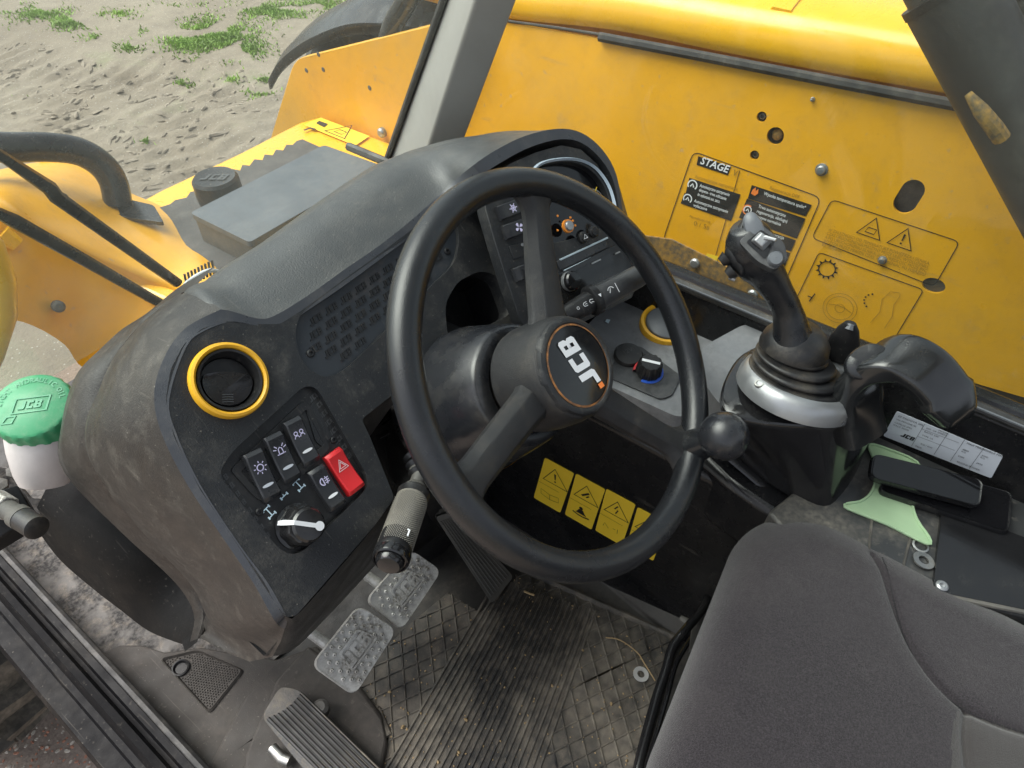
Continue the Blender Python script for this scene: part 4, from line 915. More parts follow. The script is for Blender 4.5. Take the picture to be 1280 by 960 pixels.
for x, y in ((336, 640), (351, 616), (373, 606)):
    f = Fr(sp_(x, y), FA.n, ux); s = .0042
    mb.stroke(f, [(0, -s), (0, s)], .0010, .0006); mb.stroke(f, [(-s*.8, s), (s*.8, s)], .0010, .0006); mb.stroke(f, [(-s*.8, -s), (s*.8, -s)], .0010, .0006)
    for sx in (-1, 1):
        for sy in (-1, 1): mb.stroke(f, [(sx*s*.9, sy*s*.65), (sx*s*.9, sy*s*1.35)], .0014, .0006)
mb.build('steer_mode_symbol', M_['pale'], spn)
kc = sp_(372, 658); f = Fr(kc, FA.n, ux)
mb = MB(); rg = []
for z, r in ((0, .0215), (.003, .0215), (.004, .0190), (.018, .0175), (.0205, .0160), (.0215, .0125)):
    rg.append([f.p(r*(1+.030*math.cos(9*a)*(z > .003))*math.cos(a), r*(1+.030*math.cos(9*a)*(z > .003))*math.sin(a), z) for a in [2*math.pi*i/72 for i in range(72)]])
mb.loft(rg, cap0=False); kn = mb.build('rotary_knob', M_['gloss'], spn, sharp=40)
kd = sp_(343, 645)-sp_(394, 652); fk = Fr(kc+FA.n*.006, FA.n, kd); mb = MB(); mb.loft([circ(f, .0128, 40, .0210), circ(f, .0155, 40, .026), circ(f, .0135, 40, .0285)]); mb.build('knob_top', M_['gloss'], kn, sharp=40)
mb = MB(); mb.stroke(fk, [(-.008, .0), (.0150, 0)], .0040, .0232); mb.flat(fk, ccurve(.0044, 0, 345, 16, -.009, 0), .0235); mb.loft([[fk.p(.0150, -.0020, .0232), fk.p(.0150, .0020, .0232)], [fk.p(.0200, -.0024, .010), fk.p(.0200, .0024, .010)], [fk.p(.0212, -.0020, .000), fk.p(.0212, .0020, .000)]], closed=False); mb.build('pointer', M_['white'], kn)
# oddments box / shelf openings under the bridge
mb = MB(); q = [fa(x, y) for x, y in ((566, 352), (600, 333), (625, 338), (648, 398), (600, 420), (550, 432), (548, 376))]; cq = sum(q, Vector())/len(q)
mb.loft([[p-FA.n*.018 for p in q], [p.lerp(cq, .15)-FA.n*.07 for p in q]], cap0=False); mb.build('storage_pocket', M_['black'], dash)
mb = MB(); q = [(444, 515), (500, 470), (548, 440), (600, 420)]
a_ = [fa(*p) for p in q]; mb.grid([a_, [p+Vector((0, .05, -.004)) for p in a_], [p+Vector((0, .12, -.01)) for p in a_]]); mb.build('shelf', M_['dash'], dash)
mb = MB(); mb.plate([PY(x, y, .50) for x, y in ((430, 560), (500, 470), (660, 380), (700, 420), (720, 540), (640, 620), (560, 660), (520, 690), (480, 660), (440, 640))], n=(0, -1, 0), depth=.02); mb.build('inner_panel', M_['black'], dash)
mb = MB(); mb.plate(rnd([PY(x, y, .44) for x, y in ((452, 548), (500, 512), (545, 500), (560, 560), (540, 612), (497, 624), (476, 600))], .008), n=(0, -1, .2), depth=.05); mb.build('steering_bracket_cover', M_['gloss'], dash, bevel=.004)
mb = MB(); mb.plate([PY(x, y, .405) for x, y in ((449, 519), (492, 478), (530, 455), (530, 475), (495, 503), (462, 548))], n=(0, -1, 0), depth=.03); mb.build('shelf_edge', M_['side'], dash, bevel=.003)
mb = MB(); mb.stroke(Fr(PY(475, 548, .437), (0, -1, 0), (1, 0, 0)), [(0, 0), (.03, -.01)], .0015); mb.build('scratch', M_['console'], dash)

# -- instrument pod
podo = [(604, 224), (640, 203), (670, 190), (702, 181), (726, 186), (747, 205), (761, 233), (770, 270), (780, 300), (800, 350), (790, 372), (700, 418), (664, 420), (650, 400), (632, 345), (618, 300), (607, 262)]
F8 = FB.up(-.004)
def pb(x, y, c=0): return ON(x, y, F8.up(c))
scr = [(668, 215), (684, 205), (715, 203), (738, 212), (755, 232), (764, 258), (766, 275), (740, 290), (700, 302), (684, 300), (676, 270)]
mb = MB(); mb.plate([pb(*q) for q in podo], [cat([pb(*q) for q in scr], 3, True)], FB.n, .02); pod = mb.build('gauge_pod_face', M_['dash'], dash, bevel=.001)
sc = cat([pb(*q) for q in scr], 3, True); c0 = sum(sc, Vector())/len(sc)
mb = MB(); mb.plate([p.lerp(c0, -.01)-FB.n*.010 for p in sc], n=FB.n, depth=.003); gd = mb.build('gauge_screen', M_['screen'], dash)
hw = cat([pb(*q) for q in ((664, 232), (663, 214), (679, 201), (714, 197), (741, 206), (760, 229), (769, 256), (771, 280), (767, 296))], 5)
mb = MB(); mb.loft([[p+FB.n*.001 for p in hw], [p.lerp(c0, .03)+FB.n*.004 for p in hw], [p.lerp(c0, .07)+FB.n*.001 for p in hw]], closed=False); mb.build('gauge_trim', M_['trimring'], dash)
mb = MB(); f = Fr(pb(742, 256, -.008), FB.n, FB.u); mb.stroke(f, ccurve(.020, 20, 180, 16), .0012); mb.stroke(f, ccurve(.014, 20, 180, 16), .0009)
for k in range(9): a = math.radians(20+k*20); mb.stroke(f, [(math.cos(a)*.015, math.sin(a)*.015), (math.cos(a)*.0195, math.sin(a)*.0195)], .0011)
mb.build('gauge_scale', M_['silver'], gd)
mb = MB(); mb.stroke(f, [(-.012, -.004), (.016, .018)], .0014, .0008); mb.stroke(f, [(.002, .016), (.018, .004)], .0011, .0008); mb.build('gauge_needle', M_['stick'], gd)
def podrocker(x0, y0, x1, y1, h, icon, lab):
    a = pb(x0, y0); b = pb(x1, y1); U_ = (b-a).normalized(); f = Fr((a+b)/2, FB.n, U_); L_ = (b-a).length
    rows = []
    for i in range(11):
        s = -1+2*i/10; z = .006+.003*s*s-(.003 if abs(s) > .95 else 0)
        rows.append([f.p(s*L_/2, -h/2, 0), f.p(s*L_/2, -h/2, z-.001), f.p(s*L_/2, -h/2+.001, z), f.p(s*L_/2, h/2-.001, z), f.p(s*L_/2, h/2, z-.001), f.p(s*L_/2, h/2, 0)])
    mb = MB(); mb.loft(rows); o = mb.build('rocker_switch', M_['switch'], dash, label=lab)
    if icon: mb = MB(); icon(mb, f.at(f.p(-L_*.16, 0, .007)), h); mb.build('switch_symbol', M_['lilac'], o)
def ic_snow(mb, f, s):
    for i in range(6):
        a = i*math.pi/3; mb.stroke(f, [(0, 0), (math.cos(a)*s*.34, math.sin(a)*s*.34)], s*.07)
    mb.stroke(f, ccurve(s*.18, 0, 330, 10), s*.06, .0004, True)
def ic_fan(mb, f, s):
    for i in range(4):
        a = i*math.pi/2+.3; mb.flat(f, [(math.cos(a+b)*r*s, math.sin(a+b)*r*s) for b, r in ((0, .04), (-.35, .30), (0, .36), (.45, .33), (.6, .18))])
podrocker(621, 268, 668, 250, .0165, ic_snow, 'rocker switch with snowflake symbol'); podrocker(628, 292, 676, 274, .0165, ic_fan, 'rocker switch with fan symbol')
podrocker(641, 345, 680, 330, .0165, None, 'blank rocker switch')
mb = MB(); f = Fr((pb(634, 318)+pb(680, 300))/2, FB.n, pb(680, 300)-pb(634, 318)); mb.box(f, .046, .0165, .003); bp_ = mb.build('blank_plate', M_['dash'], dash, bevel=.0006)
mb = MB(); mb.lathe(Fr(pb(653, 306, .002), FB.n), [(.0022, 0), (.0018, .001), (.0002, .001)], 12); mb.build('sensor', M_['silver'], bp_)
ub = (pb(760, 300)-pb(700, 328)).normalized()
BF = lambda x, y, c=0: Fr(pb(x, y, c), FB.n, ub)
mb = MB(); mb.box(BF(728, 318), .085, .012, .004); mb.build('button_strip', M_['switch'], dash, bevel=.0008)
for dy, nm in ((-7, 0), (6.5, 0), (19, 0), (30, 0), (44, 0)):
    mb = MB(); mb.box(BF(732+dy*.35, 318+dy), .084, .0022, .0052); mb.build('trim_strip', M_['strip'] if dy != 30 else M_['silver'], dash, bevel=.0004)
for x, y in ((728, 297), (741, 290)):
    f = BF(x, y, .001); mb = MB(); mb.lathe(f, [(.0075, 0), (.0072, .003), (.0055, .004), (.0053, .0055), (.0003, .006)], 20); b_ = mb.build('push_button', M_['black'], dash)
    if x == 728: mb = MB(); mb.stroke(f, [(-.003, -.002), (0, .003), (.003, -.002)], .0012, .0064, True); mb.build('button_symbol', M_['white'], b_)
f = BF(709, 283, .001); mb = MB(); mb.lathe(f, [(.0062, 0), (.0062, .005), (.0052, .0065), (.0003, .0068)], 24); o = mb.build('push_button', M_['silver'], dash); mb = MB(); mb.lathe(f, [(.0085, 0), (.0082, .003), (.0062, .003)], 24); mb.build('button_ring', M_['amber'], o)
mb = MB()
for x, y in ((716, 276), (719, 282), (713, 272), (697, 288), (697, 270)): mb.lathe(BF(x, y, .001), [(.0016, 0), (.0012, .001), (.0001, .001)], 8)
mb.build('warning_lamp', M_['amber'], dash)
# radio
t = thing('radio', 'slim black radio with silver strips and a round knob under the gauges', 'radio', pb(740, 345))
mb = MB(); mb.plate(rnd([pb(x, y, .003) for x, y in ((693, 345), (775, 303), (792, 335), (704, 381))], .003), n=FB.n, depth=.02); rd = mb.build('fascia', M_['gloss'], t, bevel=.001)
mb = MB(); mb.plate([pb(x, y, .0045) for x, y in ((708, 345), (762, 316), (768, 327), (713, 357))], n=FB.n, depth=.002); mb.build('display', M_['screen'], t)
f = Fr(pb(711, 352, .004), FB.n, ub); mb = MB(); mb.lathe(f, [(.0115, 0), (.0115, .010), (.0100, .012), (.0003, .0125)], 32); k_ = mb.build('volume_knob', M_['gloss'], t)
mb = MB(); mb.lathe(f, [(.0122, 0), (.0122, .004), (.0118, .005)], 32); mb.build('knob_ring', M_['silver'], k_)
mb = MB(); mb.box(Fr(pb(745, 327, .005), FB.n, ub), .016, .0016, .002); mb.box(Fr(pb(772, 316, .005), FB.n, ub), .008, .0016, .002); mb.build('disc_slot', M_['silver'], t)
# ================================================================ STEERING WHEEL AND COLUMN
W = Fr((.425, .245, .67), (.071, -.727, .683), (1, 0, 0))
RW, RT = .190, .0150
t = wheel = thing('steering_wheel', 'black three-spoke steering wheel with round badge and spinner knob', 'steering wheel', W.p(0, 0, -.05))
mb = MB(); rings = []
for i in range(120):
    a = 2*math.pi*i/120; c = W.p(RW*math.cos(a), RW*math.sin(a)); e = (c-W.o).normalized()
    rr = []
    for k in range(20):
        b = 2*math.pi*k/20; r = RT*(1-.06*max(0, math.cos(b+2.3)))
        rr.append(c+e*(r*math.cos(b))+W.n*(r*1.05*math.sin(b)))
    rings.append(rr)
rings.append(rings[0]); mb.loft(rings, caps=False); mb.build('rim', M_['wheel'], t, sharp=80)
def spoke(px, py, w0, w1):
    u_, v_ = W.uv(ON(px, py, W)); a = math.atan2(v_, u_); e = (W.u*math.cos(a)+W.v*math.sin(a)); s = W.n.cross(e)
    rg = []
    N_ = 14
    for i in range(N_+1):
        k = i/N_; d = .036+(RW-.036-.004)*k
        w = w0+(w1-w0)*k; w += .020*max(0, (k-.80)/.20)**2 + .006*max(0, (.15-k)/.15)
        zt = -.010+.013*k-.002*math.sin(k*math.pi); zb = zt-.020+.004*k
        zt = min(zt, .010); c = W.o+e*d
        prof = [(-w, zb), (-w, zt-.010), (-w*.62, zt-.001), (-w*.50, zt), (w*.50, zt), (w*.62, zt-.001), (w, zt-.010), (w, zb), (w*.5, zb-.003), (-w*.5, zb-.003)]
        rg.append([c+s*x+W.n*z for x, z in prof])
    mb = MB(); mb.loft(rg); return mb.build('spoke', M_['spoke'], wheel, sharp=28, bevel=.002, seg=3)
spoke(673, 232, .0235, .0130); spoke(588, 610, .0195, .0165); spoke(862, 560, .0190, .0150)
mb = MB(); mb.lathe(W, [(.055, -.062), (.0565, -.055), (.0565, -.035), (.0545, -.012), (.0520, .000), (.0500, .0035), (.0480, .004)], 64, cap0=True); mb.build('hub', M_['spoke'], t, sharp=50)
mb = MB(); rg = []
for z, r in ((-.020, .0500), (.002, .0500), (.0075, .0485), (.0090, .0455), (.0085, .0430), (.0070, .0420)):
    rg.append([W.p(r*(1+.018*(1 if math.cos(9*a) > .35 else 0)*(z < .003))*math.cos(a), r*(1+.018*(1 if math.cos(9*a) > .35 else 0)*(z < .003))*math.sin(a), z) for a in [2*math.pi*i/108 for i in range(108)]])
mb.loft(rg, caps=False); mb.build('hub_ring', M_['dash'], t, sharp=40)
mb = MB(); mb.lathe(W, [(.0425, .0072), (.030, .0085), (.015, .0092), (.0004, .0094)], 64); bd = mb.build('badge', M_['gloss'], t)
mb = MB(); mb.loft([circ(W, .0420, 64, .0079), circ(W, .0400, 64, .0084)], caps=False); mb.build('worn_edge', mat('worn_orange_ring', (.30, .12, .03), .6, bump=None, mottle=.5, mscale=120, dust=((.03, .03, .03), .8, 90, .4, .6)), bd)
ub_ = ON(700, 425, W)-ON(741, 488, W); LF = Fr(W.p(.001, .002, .0092), W.n, ub_)
mb = MB(); logo(mb, LF, .0235, .0006, .22); mb.build('lettering', M_['white'], bd)
mb = MB(); f = LF.at(LF.p(-.0335, -.0085)); mb.flat(f, [(-.003, -.0035), (.0025, -.0035), (.0035, .0035), (-.002, .0035)], .0004); mb.build('emblem_square', M_['orangep'], bd)
# spinner knob on the rim
kp = ON(866, 558, W); kb = PD(905, 545, (kp-CAM).length-.040)
mb = MB(); ax_ = (kb-kp); mb.tube([kp, kp+ax_*.25, kp+ax_*.45, kp+ax_*.7, kp+ax_*.9], [.020, .018, .014, .013, .015], 20); st = mb.build('knob_stem', M_['stick_'], t)
f = Fr(kb, W.n, W.u); prof = [(.0262*math.sin(k*math.pi/14)+.0001, -.0262*math.cos(k*math.pi/14)) for k in range(15)]
mb = MB(); mb.lathe(f, prof, 36); mb.build('knob_ball', M_['shroud'], st, sharp=80)
mb = MB(); mb.tube([kp+W.n*.006-W.u*.003, kp+W.n*.019-W.u*.004], [.004, .0025], 10); mb.build('clamp_bolt', M_['silver'], st)

t = thing('steering_column', 'rounded black column shroud behind the steering wheel hub', 'steering column', (.46, .45, .05))
mb = MB(); mb.lathe(W, [(.040, -.055), (.046, -.062), (.048, -.072), (.046, -.080)], 48); mb.build('collar', M_['boot'], t)
SC = Fr(W.p(-.004, .0, 0), W.n, W.u)
mb = MB(); mb.lathe(SC, [(.048, -.070), (.058, -.068), (.064, -.070), (.067, -.076), (.074, -.105), (.082, -.14), (.084, -.19), (.078, -.22)], 64, cap1=True); mb.build('shroud', M_['shroud'], t, sharp=50)
mb = MB(); mb.tube([SC.p(0, 0, -.20), SC.p(0, -.02, -.30), Vector((.47, .55, .30)), Vector((.48, .60, .0))], [.070, .075, .08, .09], 24); mb.build('column_base', M_['black'], t)
mb = MB(); mb.loft([circ(SC, .0855, 60, -.150, a0=math.radians(200), a1=math.radians(345)), circ(SC, .0855, 60, -.1535, a0=math.radians(200), a1=math.radians(345))], closed=False); mb.build('yellow_edge', M_['ringy'], t)

# left hand lever with knurled grip
t = thing('shuttle_lever', 'column lever with a dusty knurled grip and a black rubber end', 'lever', PD(487, 697, .70))
A = PD(489, 697, .675); B = PD(517, 618, .73); d = (B-A).normalized()
mb = MB(); mb.tube([A, A+d*.006, A+d*.010, B-d*.006, B, B+d*.006], [.0160, .0178, .0168, .0160, .0172, .0130], 32); mb.build('grip_sleeve', M_['black'], t)
f = Fr(A, -d, (1, 0, 0)); mb = MB()
L_ = (B-A).length; na = 46; nl = 44
for i in range(nl):
    for j in range(na):
        a = 2*math.pi*(j+.5*(i % 2))/na
        if 1.9 < (a % 6.28) < 2.5: continue
        z = .012+(L_-.022)*i/nl; e = f.u*math.cos(a)+f.v*math.sin(a); s = d.cross(e); c = A+d*z+e*.0166; q = .0008
        mb.add([c-s*q*1.2, c-d*q, c+s*q*1.2, c+d*q, c+e*.0007], [(0, 1, 4), (1, 2, 4), (2, 3, 4), (3, 0, 4)])
mb.tube([A+d*.011, B-d*.008], [.0167, .0163], 32); mb.build('knurled_grip', M_['knurl'], t, kind='stuff')
mb = MB(); mb.lathe(f, [(.0175, -.004), (.0180, .001), (.0172, .004), (.0155, .005), (.0145, .003), (.0137, .003), (.0132, .007), (.0105, .010), (.006, .011), (.0003, .0112)], 36); mb.build('end_cap', M_['gloss'], t)
mb = MB(); mb.tube(cat([B, PD(521, 603, .735), PD(524, 592, .74), PD(518, 578, .75), PD(530, 560, .77), PD(560, 540, .79)], 4), [.011]*4+[.0075]*17, 14); mb.build('shaft', M_['oldmetal'], t)
mb = MB()
for k in range(3): c = PD(523-k*3, 590-k*9, .742+k*.004); mb.lathe(Fr(c, (PD(523, 596, .74)-PD(514, 565, .76))), [(.008, -.004), (.0115, 0), (.008, .004)], 18)
mb.build('gaiter', M_['boot'], t)
mb = MB(); mb.stroke(Fr(A+d*.03+(CAM-A).normalized()*.0178+RV*.008, (CAM-A), d), [(-.003, 0), (.003, 0), (.003, .002)], .0016); mb.build('lever_mark', M_['white'], t)
# right hand wiper stalk
t = thing('wiper_stalk', 'black column stalk with a ribbed collar and white wiper symbols', 'stalk', PD(742, 372, .78))
A = PD(704, 395, .80); B = PD(806, 341, .865); d = (B-A).normalized()
K = lambda k: A.lerp(B, k)
mb = MB(); mb.tube([A, K(.12), K(.30), K(.33)], [.0095, .012, .0135, .012], 24); mb.build('stalk_root', M_['black'], t)
mb = MB(); mb.tube([K(.31), K(.325), K(.38), K(.395)], [.016, .0185, .0185, .016], 30); mb.build('stalk_collar', M_['black'], t, sharp=40)
mb = MB(); mb.tube([K(.39), K(.45), K(.9), K(.98), K(1)], [.0145, .0148, .0135, .012, .006], 28); mb.build('stalk_body', M_['console'], t)
mb = MB(); Nn = (CAM-K(.5)); f = lambda k, r, o=0: Fr(K(k)+(Nn-d*Nn.dot(d)).normalized()*r, Nn-d*Nn.dot(d), d)
g = f(.50, .0149); mb.stroke(g, ccurve(.0045, 20, 160, 8), .0009); mb.stroke(g, [(-.003, -.002), (0, .003)], .0009); mb.stroke(f(.57, .0149), [(0, -.006), (0, .006)], .0009)
g = f(.355, .0187); mb.flat(g, [(-.0022, .003), (.0022, .003), (0, -.001)], .0004)
g = f(.20, .0125); mb.stroke(g, ccurve(.0022, 90, 270, 8), .0007); mb.stroke(g, [(0, .0022), (.003, .0022)], .0006); mb.stroke(g, [(0, 0), (.003, 0)], .0006); mb.stroke(g, [(0, -.0022), (.003, -.0022)], .0006)
g = f(.27, .0131); mb.stroke(g, ccurve(.0022, 90, 270, 8), .0007); mb.stroke(g, [(0, .0022), (.003, .0012)], .0006); mb.stroke(g, [(0, -.0008), (.003, -.002)], .0006)
g = f(.12, .0122); mb.stroke(g, ccurve(.0016, 0, 340, 8), .0006)
mb.build('stalk_symbol', M_['white'], t)

# ================================================================ PEDALS
def pedal(c, corners, label, ref):
    f = Fr(PZ(*c, .12), (-.06, -.55, .80), (1, 0, 0))
    q = [ON(x, y, f) for x, y in corners]; cen = sum(q, Vector())/4
    t = thing('brake_pedal', label, 'pedal', cen-Vector((0, 0, .08)), group=None)
    ru = Fr(cen, f.n, (q[0]-q[3])+(q[1]-q[2]))
    o = rnd(q, .016, 6)
    mb = MB(); mb.loft([[p-f.n*.010 for p in o], [p-f.n*.003 for p in o], [p.lerp(cen, .025) for p in o], [p.lerp(cen, .07)-f.n*.0008 for p in o]]); pd = mb.build('pad', M_['pedal'], t, sharp=40)
    mb = MB(); o2 = [Vector((*ru.uv(p), 0)) for p in [p.lerp(cen, .13) for p in o]]
    for i in range(-5, 6):
        for j in range(-4, 5):
            x, y = i*.0125+(j % 2)*.006, j*.0105
            if inpoly(x, y, o2) and not (abs(x) < .027 and abs(y) < .019):
                mb.lathe(Fr(ru.p(x, y), f.n), [(.0034, -.0012), (.0030, .0016), (.0018, .0028), (.0002, .0006)], 8)
    mb.build('grip_stud', M_['pedal'], pd, kind='stuff')
    mb = MB(); logo(mb, Fr(ru.p(0, -.001), f.n, ru.u), .021, .0022, .1, .003); 
    fr_ = [(-.027, -.014), (.030, -.016), (.021, .015), (-.019, .015)]
    fo_ = [ru.p(a*1.06, b*1.12, .0020) for a, b in fr_]; fi_ = [ru.p(a*.95, b*.93, .0020) for a, b in fr_]
    mb.plate(rnd(fo_, .003), [rnd(fi_, .003)], f.n, .003); mb.build('raised_emblem', M_['pedal'], pd, sharp=30)
    return t, cen, f
t, cen, f = pedal((443, 812), [(449, 756), (497, 787), (443, 871), (389, 832)], 'worn metal brake pedal pad, nearer of the pair under the dash', 0)
mb = MB(); mb.tube([cen-f.n*.008+Vector((-.02, .01, 0)), cen+Vector((-.03, .09, .02)), cen+Vector((-.03, .16, .12)), cen+Vector((-.03, .2, .3))], .0085, 10); mb.build('arm', M_['pedal'], t)
t, cen, f = pedal((505, 738), [(514, 686), (553, 713), (502, 789), (457, 751)], 'worn metal brake pedal pad, farther one partly behind the lever grip', 0)
mb = MB(); mb.tube([cen-f.n*.008+Vector((-.02, .01, 0)), cen+Vector((-.03, .09, .02)), cen+Vector((-.03, .16, .12)), cen+Vector((-.03, .2, .3))], .0085, 10); mb.build('arm', M_['pedal'], t)

t = thing('accelerator_pedal', 'long worn grey accelerator pedal sloping down to the mat', 'pedal', PZ(628, 738, .03))
a, b, c_, d_ = PZ(544, 646, .17), PZ(567, 639, .17), PZ(642, 721, .035), PZ(615, 755, .035)
nn = (b-a).cross(d_-a).normalized(); nn = nn if nn.z > 0 else -nn
mb = MB(); mb.plate(rnd([a, b, c_, d_], .008), n=nn, depth=.012); pa = mb.build('plate', M_['oldmetal'], t, bevel=.002)
mb = MB()
for i in range(1, 9):
    k = i/9; p, q = a.lerp(b, k).lerp(d_.lerp(c_, k), .06), a.lerp(b, k).lerp(d_.lerp(c_, k), .94); s = (b-a).normalized()*.0013
    mb.loft([[p-s, p-s*.5+nn*.0016, p+s*.5+nn*.0016, p+s], [q-s, q-s*.5+nn*.0016, q+s*.5+nn*.0016, q+s]])
mb.build('tread_rib', M_['oldmetal'], pa, kind='stuff')
mb = MB(); mb.tube([a.lerp(b, .5)-nn*.012, Vector((.45, .55, .10)), Vector((.45, .62, .2))], .009, 10); mb.build('arm', M_['oldmetal'], t)
t = thing('left_pedal', 'black ribbed rubber foot pedal at the bottom edge beside the mat', 'pedal', PZ(400, 930, .04))
q = [PZ(x, y, z) for x, y, z in ((350, 858, .075), (373, 862, .075), (486, 972, .055), (440, 1040, .05), (327, 896, .065))]
nn = (q[1]-q[0]).cross(q[4]-q[0]).normalized(); nn = nn if nn.z > 0 else -nn
q = [p-nn*((p-q[0]).dot(nn)) for p in q]
mb = MB(); mb.plate(rnd(q, .010), n=nn, depth=.014); pa = mb.build('pad', M_['ribr'], t, bevel=.0025, seg=3)
for i in range(9):
    k = .08+.84*i/8; p = q[1].lerp(q[4], k); e = (q[2]-q[1]).normalized(); L_ = .30 if True else 0
    p = p+e*(.006+.014*k*(1-k)*2); r_ = p+e*(.20); s = e.cross(nn)*.0027
    P1 = [p-s, p-s*.5+nn*.0028, p+s*.5+nn*.0028, p+s]; P2 = [r_-s, r_-s*.5+nn*.0028, r_+s*.5+nn*.0028, r_+s]
    mb = MB(); mb.loft([P1, P2]); mb.build('rib', M_['black'], pa)
mb = MB(); mb.tube([PZ(340, 935, .045), PZ(352, 948, .045), PZ(362, 952, .045)], .008, 12); mb.build('pivot', M_['steel'], t)
mb = MB(); mb.lathe(Fr(PZ(402, 888, .05), (0, 0, 1)), [(.013, 0), (.013, .012), (.008, .016), (.0003, .016)], 14); mb.build('stop_bolt', M_['oldmetal'], t)

# ================================================================ FLOOR MAT
ZM = .020
mp = [(652, 711), (847, 798), (828, 860), (800, 960), (780, 1040), (430, 1040), (474, 952), (486, 920), (472, 887), (424, 874), (440, 850), (500, 790), (560, 740), (600, 765), (630, 742)]
mq = [PZ(x, y, ZM) for x, y in mp]
t = thing('floor_mat', 'dirty black ribbed rubber floor mat covered with sandy dust', 'floor mat', PZ(640, 850, 0))
mb = MB(); mb.plate(mq, n=(0, 0, 1), depth=.008); base = mb.build('mat_sheet', M_['mat'], t, bevel=.002)
for x0, y0, x1, y1 in ((652, 711, 847, 798), (430, 1040, 474, 952), (472, 887, 424, 874), (486, 920, 472, 887)):
    mb = MB(); a, b = PZ(x0, y0, ZM), PZ(x1, y1, ZM); mb.tube([a, b], .006, 8, flat=.9); mb.build('raised_edge', M_['mat'], t)
LB, LT, RB, RT_ = PZ(445, 1030, ZM), PZ(636, 733, ZM), PZ(652, 1030, ZM), PZ(744, 766, ZM)
LM = PZ(602, 757, ZM); LB = LM+(PZ(486, 956, ZM)-LM)*1.36; LT = LM+(LM-PZ(486, 956, ZM))*.17
RB = PZ(741, 769, ZM)+(PZ(674, 960, ZM)-PZ(741, 769, ZM))*1.36
NR = 21
for i in range(NR):
    k = i/(NR-1); a = LB.lerp(RB, k); b = LT.lerp(RT_, k); e = (b-a).normalized(); s = e.cross(Vector((0, 0, 1)))*.0023
    ext = .03*(1-abs(k-.35)) if k < .5 else .012; b = b+e*(ext*.4)
    seg = 10; rg = []
    for j in range(seg+1):
        p = a.lerp(b, j/seg)+Vector((0, 0, .0002))+s*.15*noise.noise(Vector((j*.7, i*2.1, 0)))
        rg.append([p-s, p-s*.6+Vector((0, 0, .0030)), p+s*.6+Vector((0, 0, .0030)), p+s])
    mb = MB(); mb.loft(rg); mb.build('rib', M_['ribr'], t, sharp=50)
# diamond tread either side of the ribs
mP = [Vector((p.x, p.y, 0)) for p in [q.lerp(sum(mq, Vector())/len(mq), .02) for q in mq]]
rb_ = [Vector((p.x, p.y, 0)) for p in (LB, LT, RT_, RB)]; ed = (LT-LB).normalized()
mb = MB(); base_a = math.atan2(ed.y, ed.x)
for sg in (38, -38):
    a = base_a+math.radians(sg); dx, dy = math.cos(a), math.sin(a); nx, ny = -dy, dx
    for k in range(-40, 60):
        off = k*.0235; run = None
        for j in range(-160, 320):
            s_ = j*.004; x = LB.x+nx*off+dx*s_; y = LB.y+ny*off+dy*s_
            ins = inpoly(x, y, mP) and not inpoly(x, y, rb_)
            if ins and run is None: run = (x, y)
            if run and (not ins or (Vector((x-run[0], y-run[1], 0)).length > .06)):
                p, q = Vector((*run, ZM)), Vector((x, y, ZM))
                if (q-p).length > .006:
                    s = Vector((nx, ny, 0))*.0016; mb.loft([[p-s, p-s*.4+Vector((0, 0, .0024)), p+s*.4+Vector((0, 0, .0024)), p+s], [q-s, q-s*.4+Vector((0, 0, .0024)), q+s*.4+Vector((0, 0, .0024)), q+s]])
                run = (x, y) if ins else None
mb.build('diamond_tread', M_['ribr'], t, kind='stuff')
# crumbs of soil lying on the mat
mb = MB()
for _ in range(420):
    x, y = random.uniform(440, 840), random.uniform(700, 960); p = PZ(x, y, ZM+.0015)
    if not inpoly(p.x, p.y, mP): continue
    s = random.uniform(.0006, .0022)*(2 if random.random() < .05 else 1); f = Fr(p, (random.gauss(0, .4), random.gauss(0, .4), 1)).rot(random.uniform(0, 360))
    mb.loft([circ(f, s, 5, 0, s*.7), circ(f, s*.6, 5, s*.8, s*.4)], cap0=False)
o = mb.build('soil_crumbs', M_['twig'], sharp=60); tag(o, 'tiny crumbs of dry soil scattered over the floor mat', 'dirt'); o['kind'] = 'stuff'
def washer(p, r, lab, mt):
    mb = MB(); f = Fr(p, (0.1, -.05, 1)); mb.loft([circ(f, r, 28, 0), circ(f, r, 28, .0018), circ(f, r*.48, 28, .0018), circ(f, r*.48, 28, 0), circ(f, r, 28, 0)], caps=False); o = mb.build('washer', M_[mt], sharp=30); tag(o, lab, 'washer')
washer(PZ(801, 843, ZM+.004), .0125, 'bright steel washer lying on the floor mat', 'washer')
mb = MB(); mb.tube(cat([PZ(x, y, z) for x, y, z in ((757, 797, .026), (775, 800, .027), (796, 815, .029), (806, 830, .028), (819, 851, .026))], 4), .0011, 6); o = mb.build('straw', M_['twig']); tag(o, 'thin dry straw stalk lying beside the washer on the mat', 'straw')
mb = MB(); mb.tube(cat([PZ(x, y, .026) for x, y in ((655, 739), (662, 742), (668, 744))], 4), .002, 6); o = mb.build('wood_chip', M_['twig']); tag(o, 'small pale wood chip near the top of the mat', 'chip')

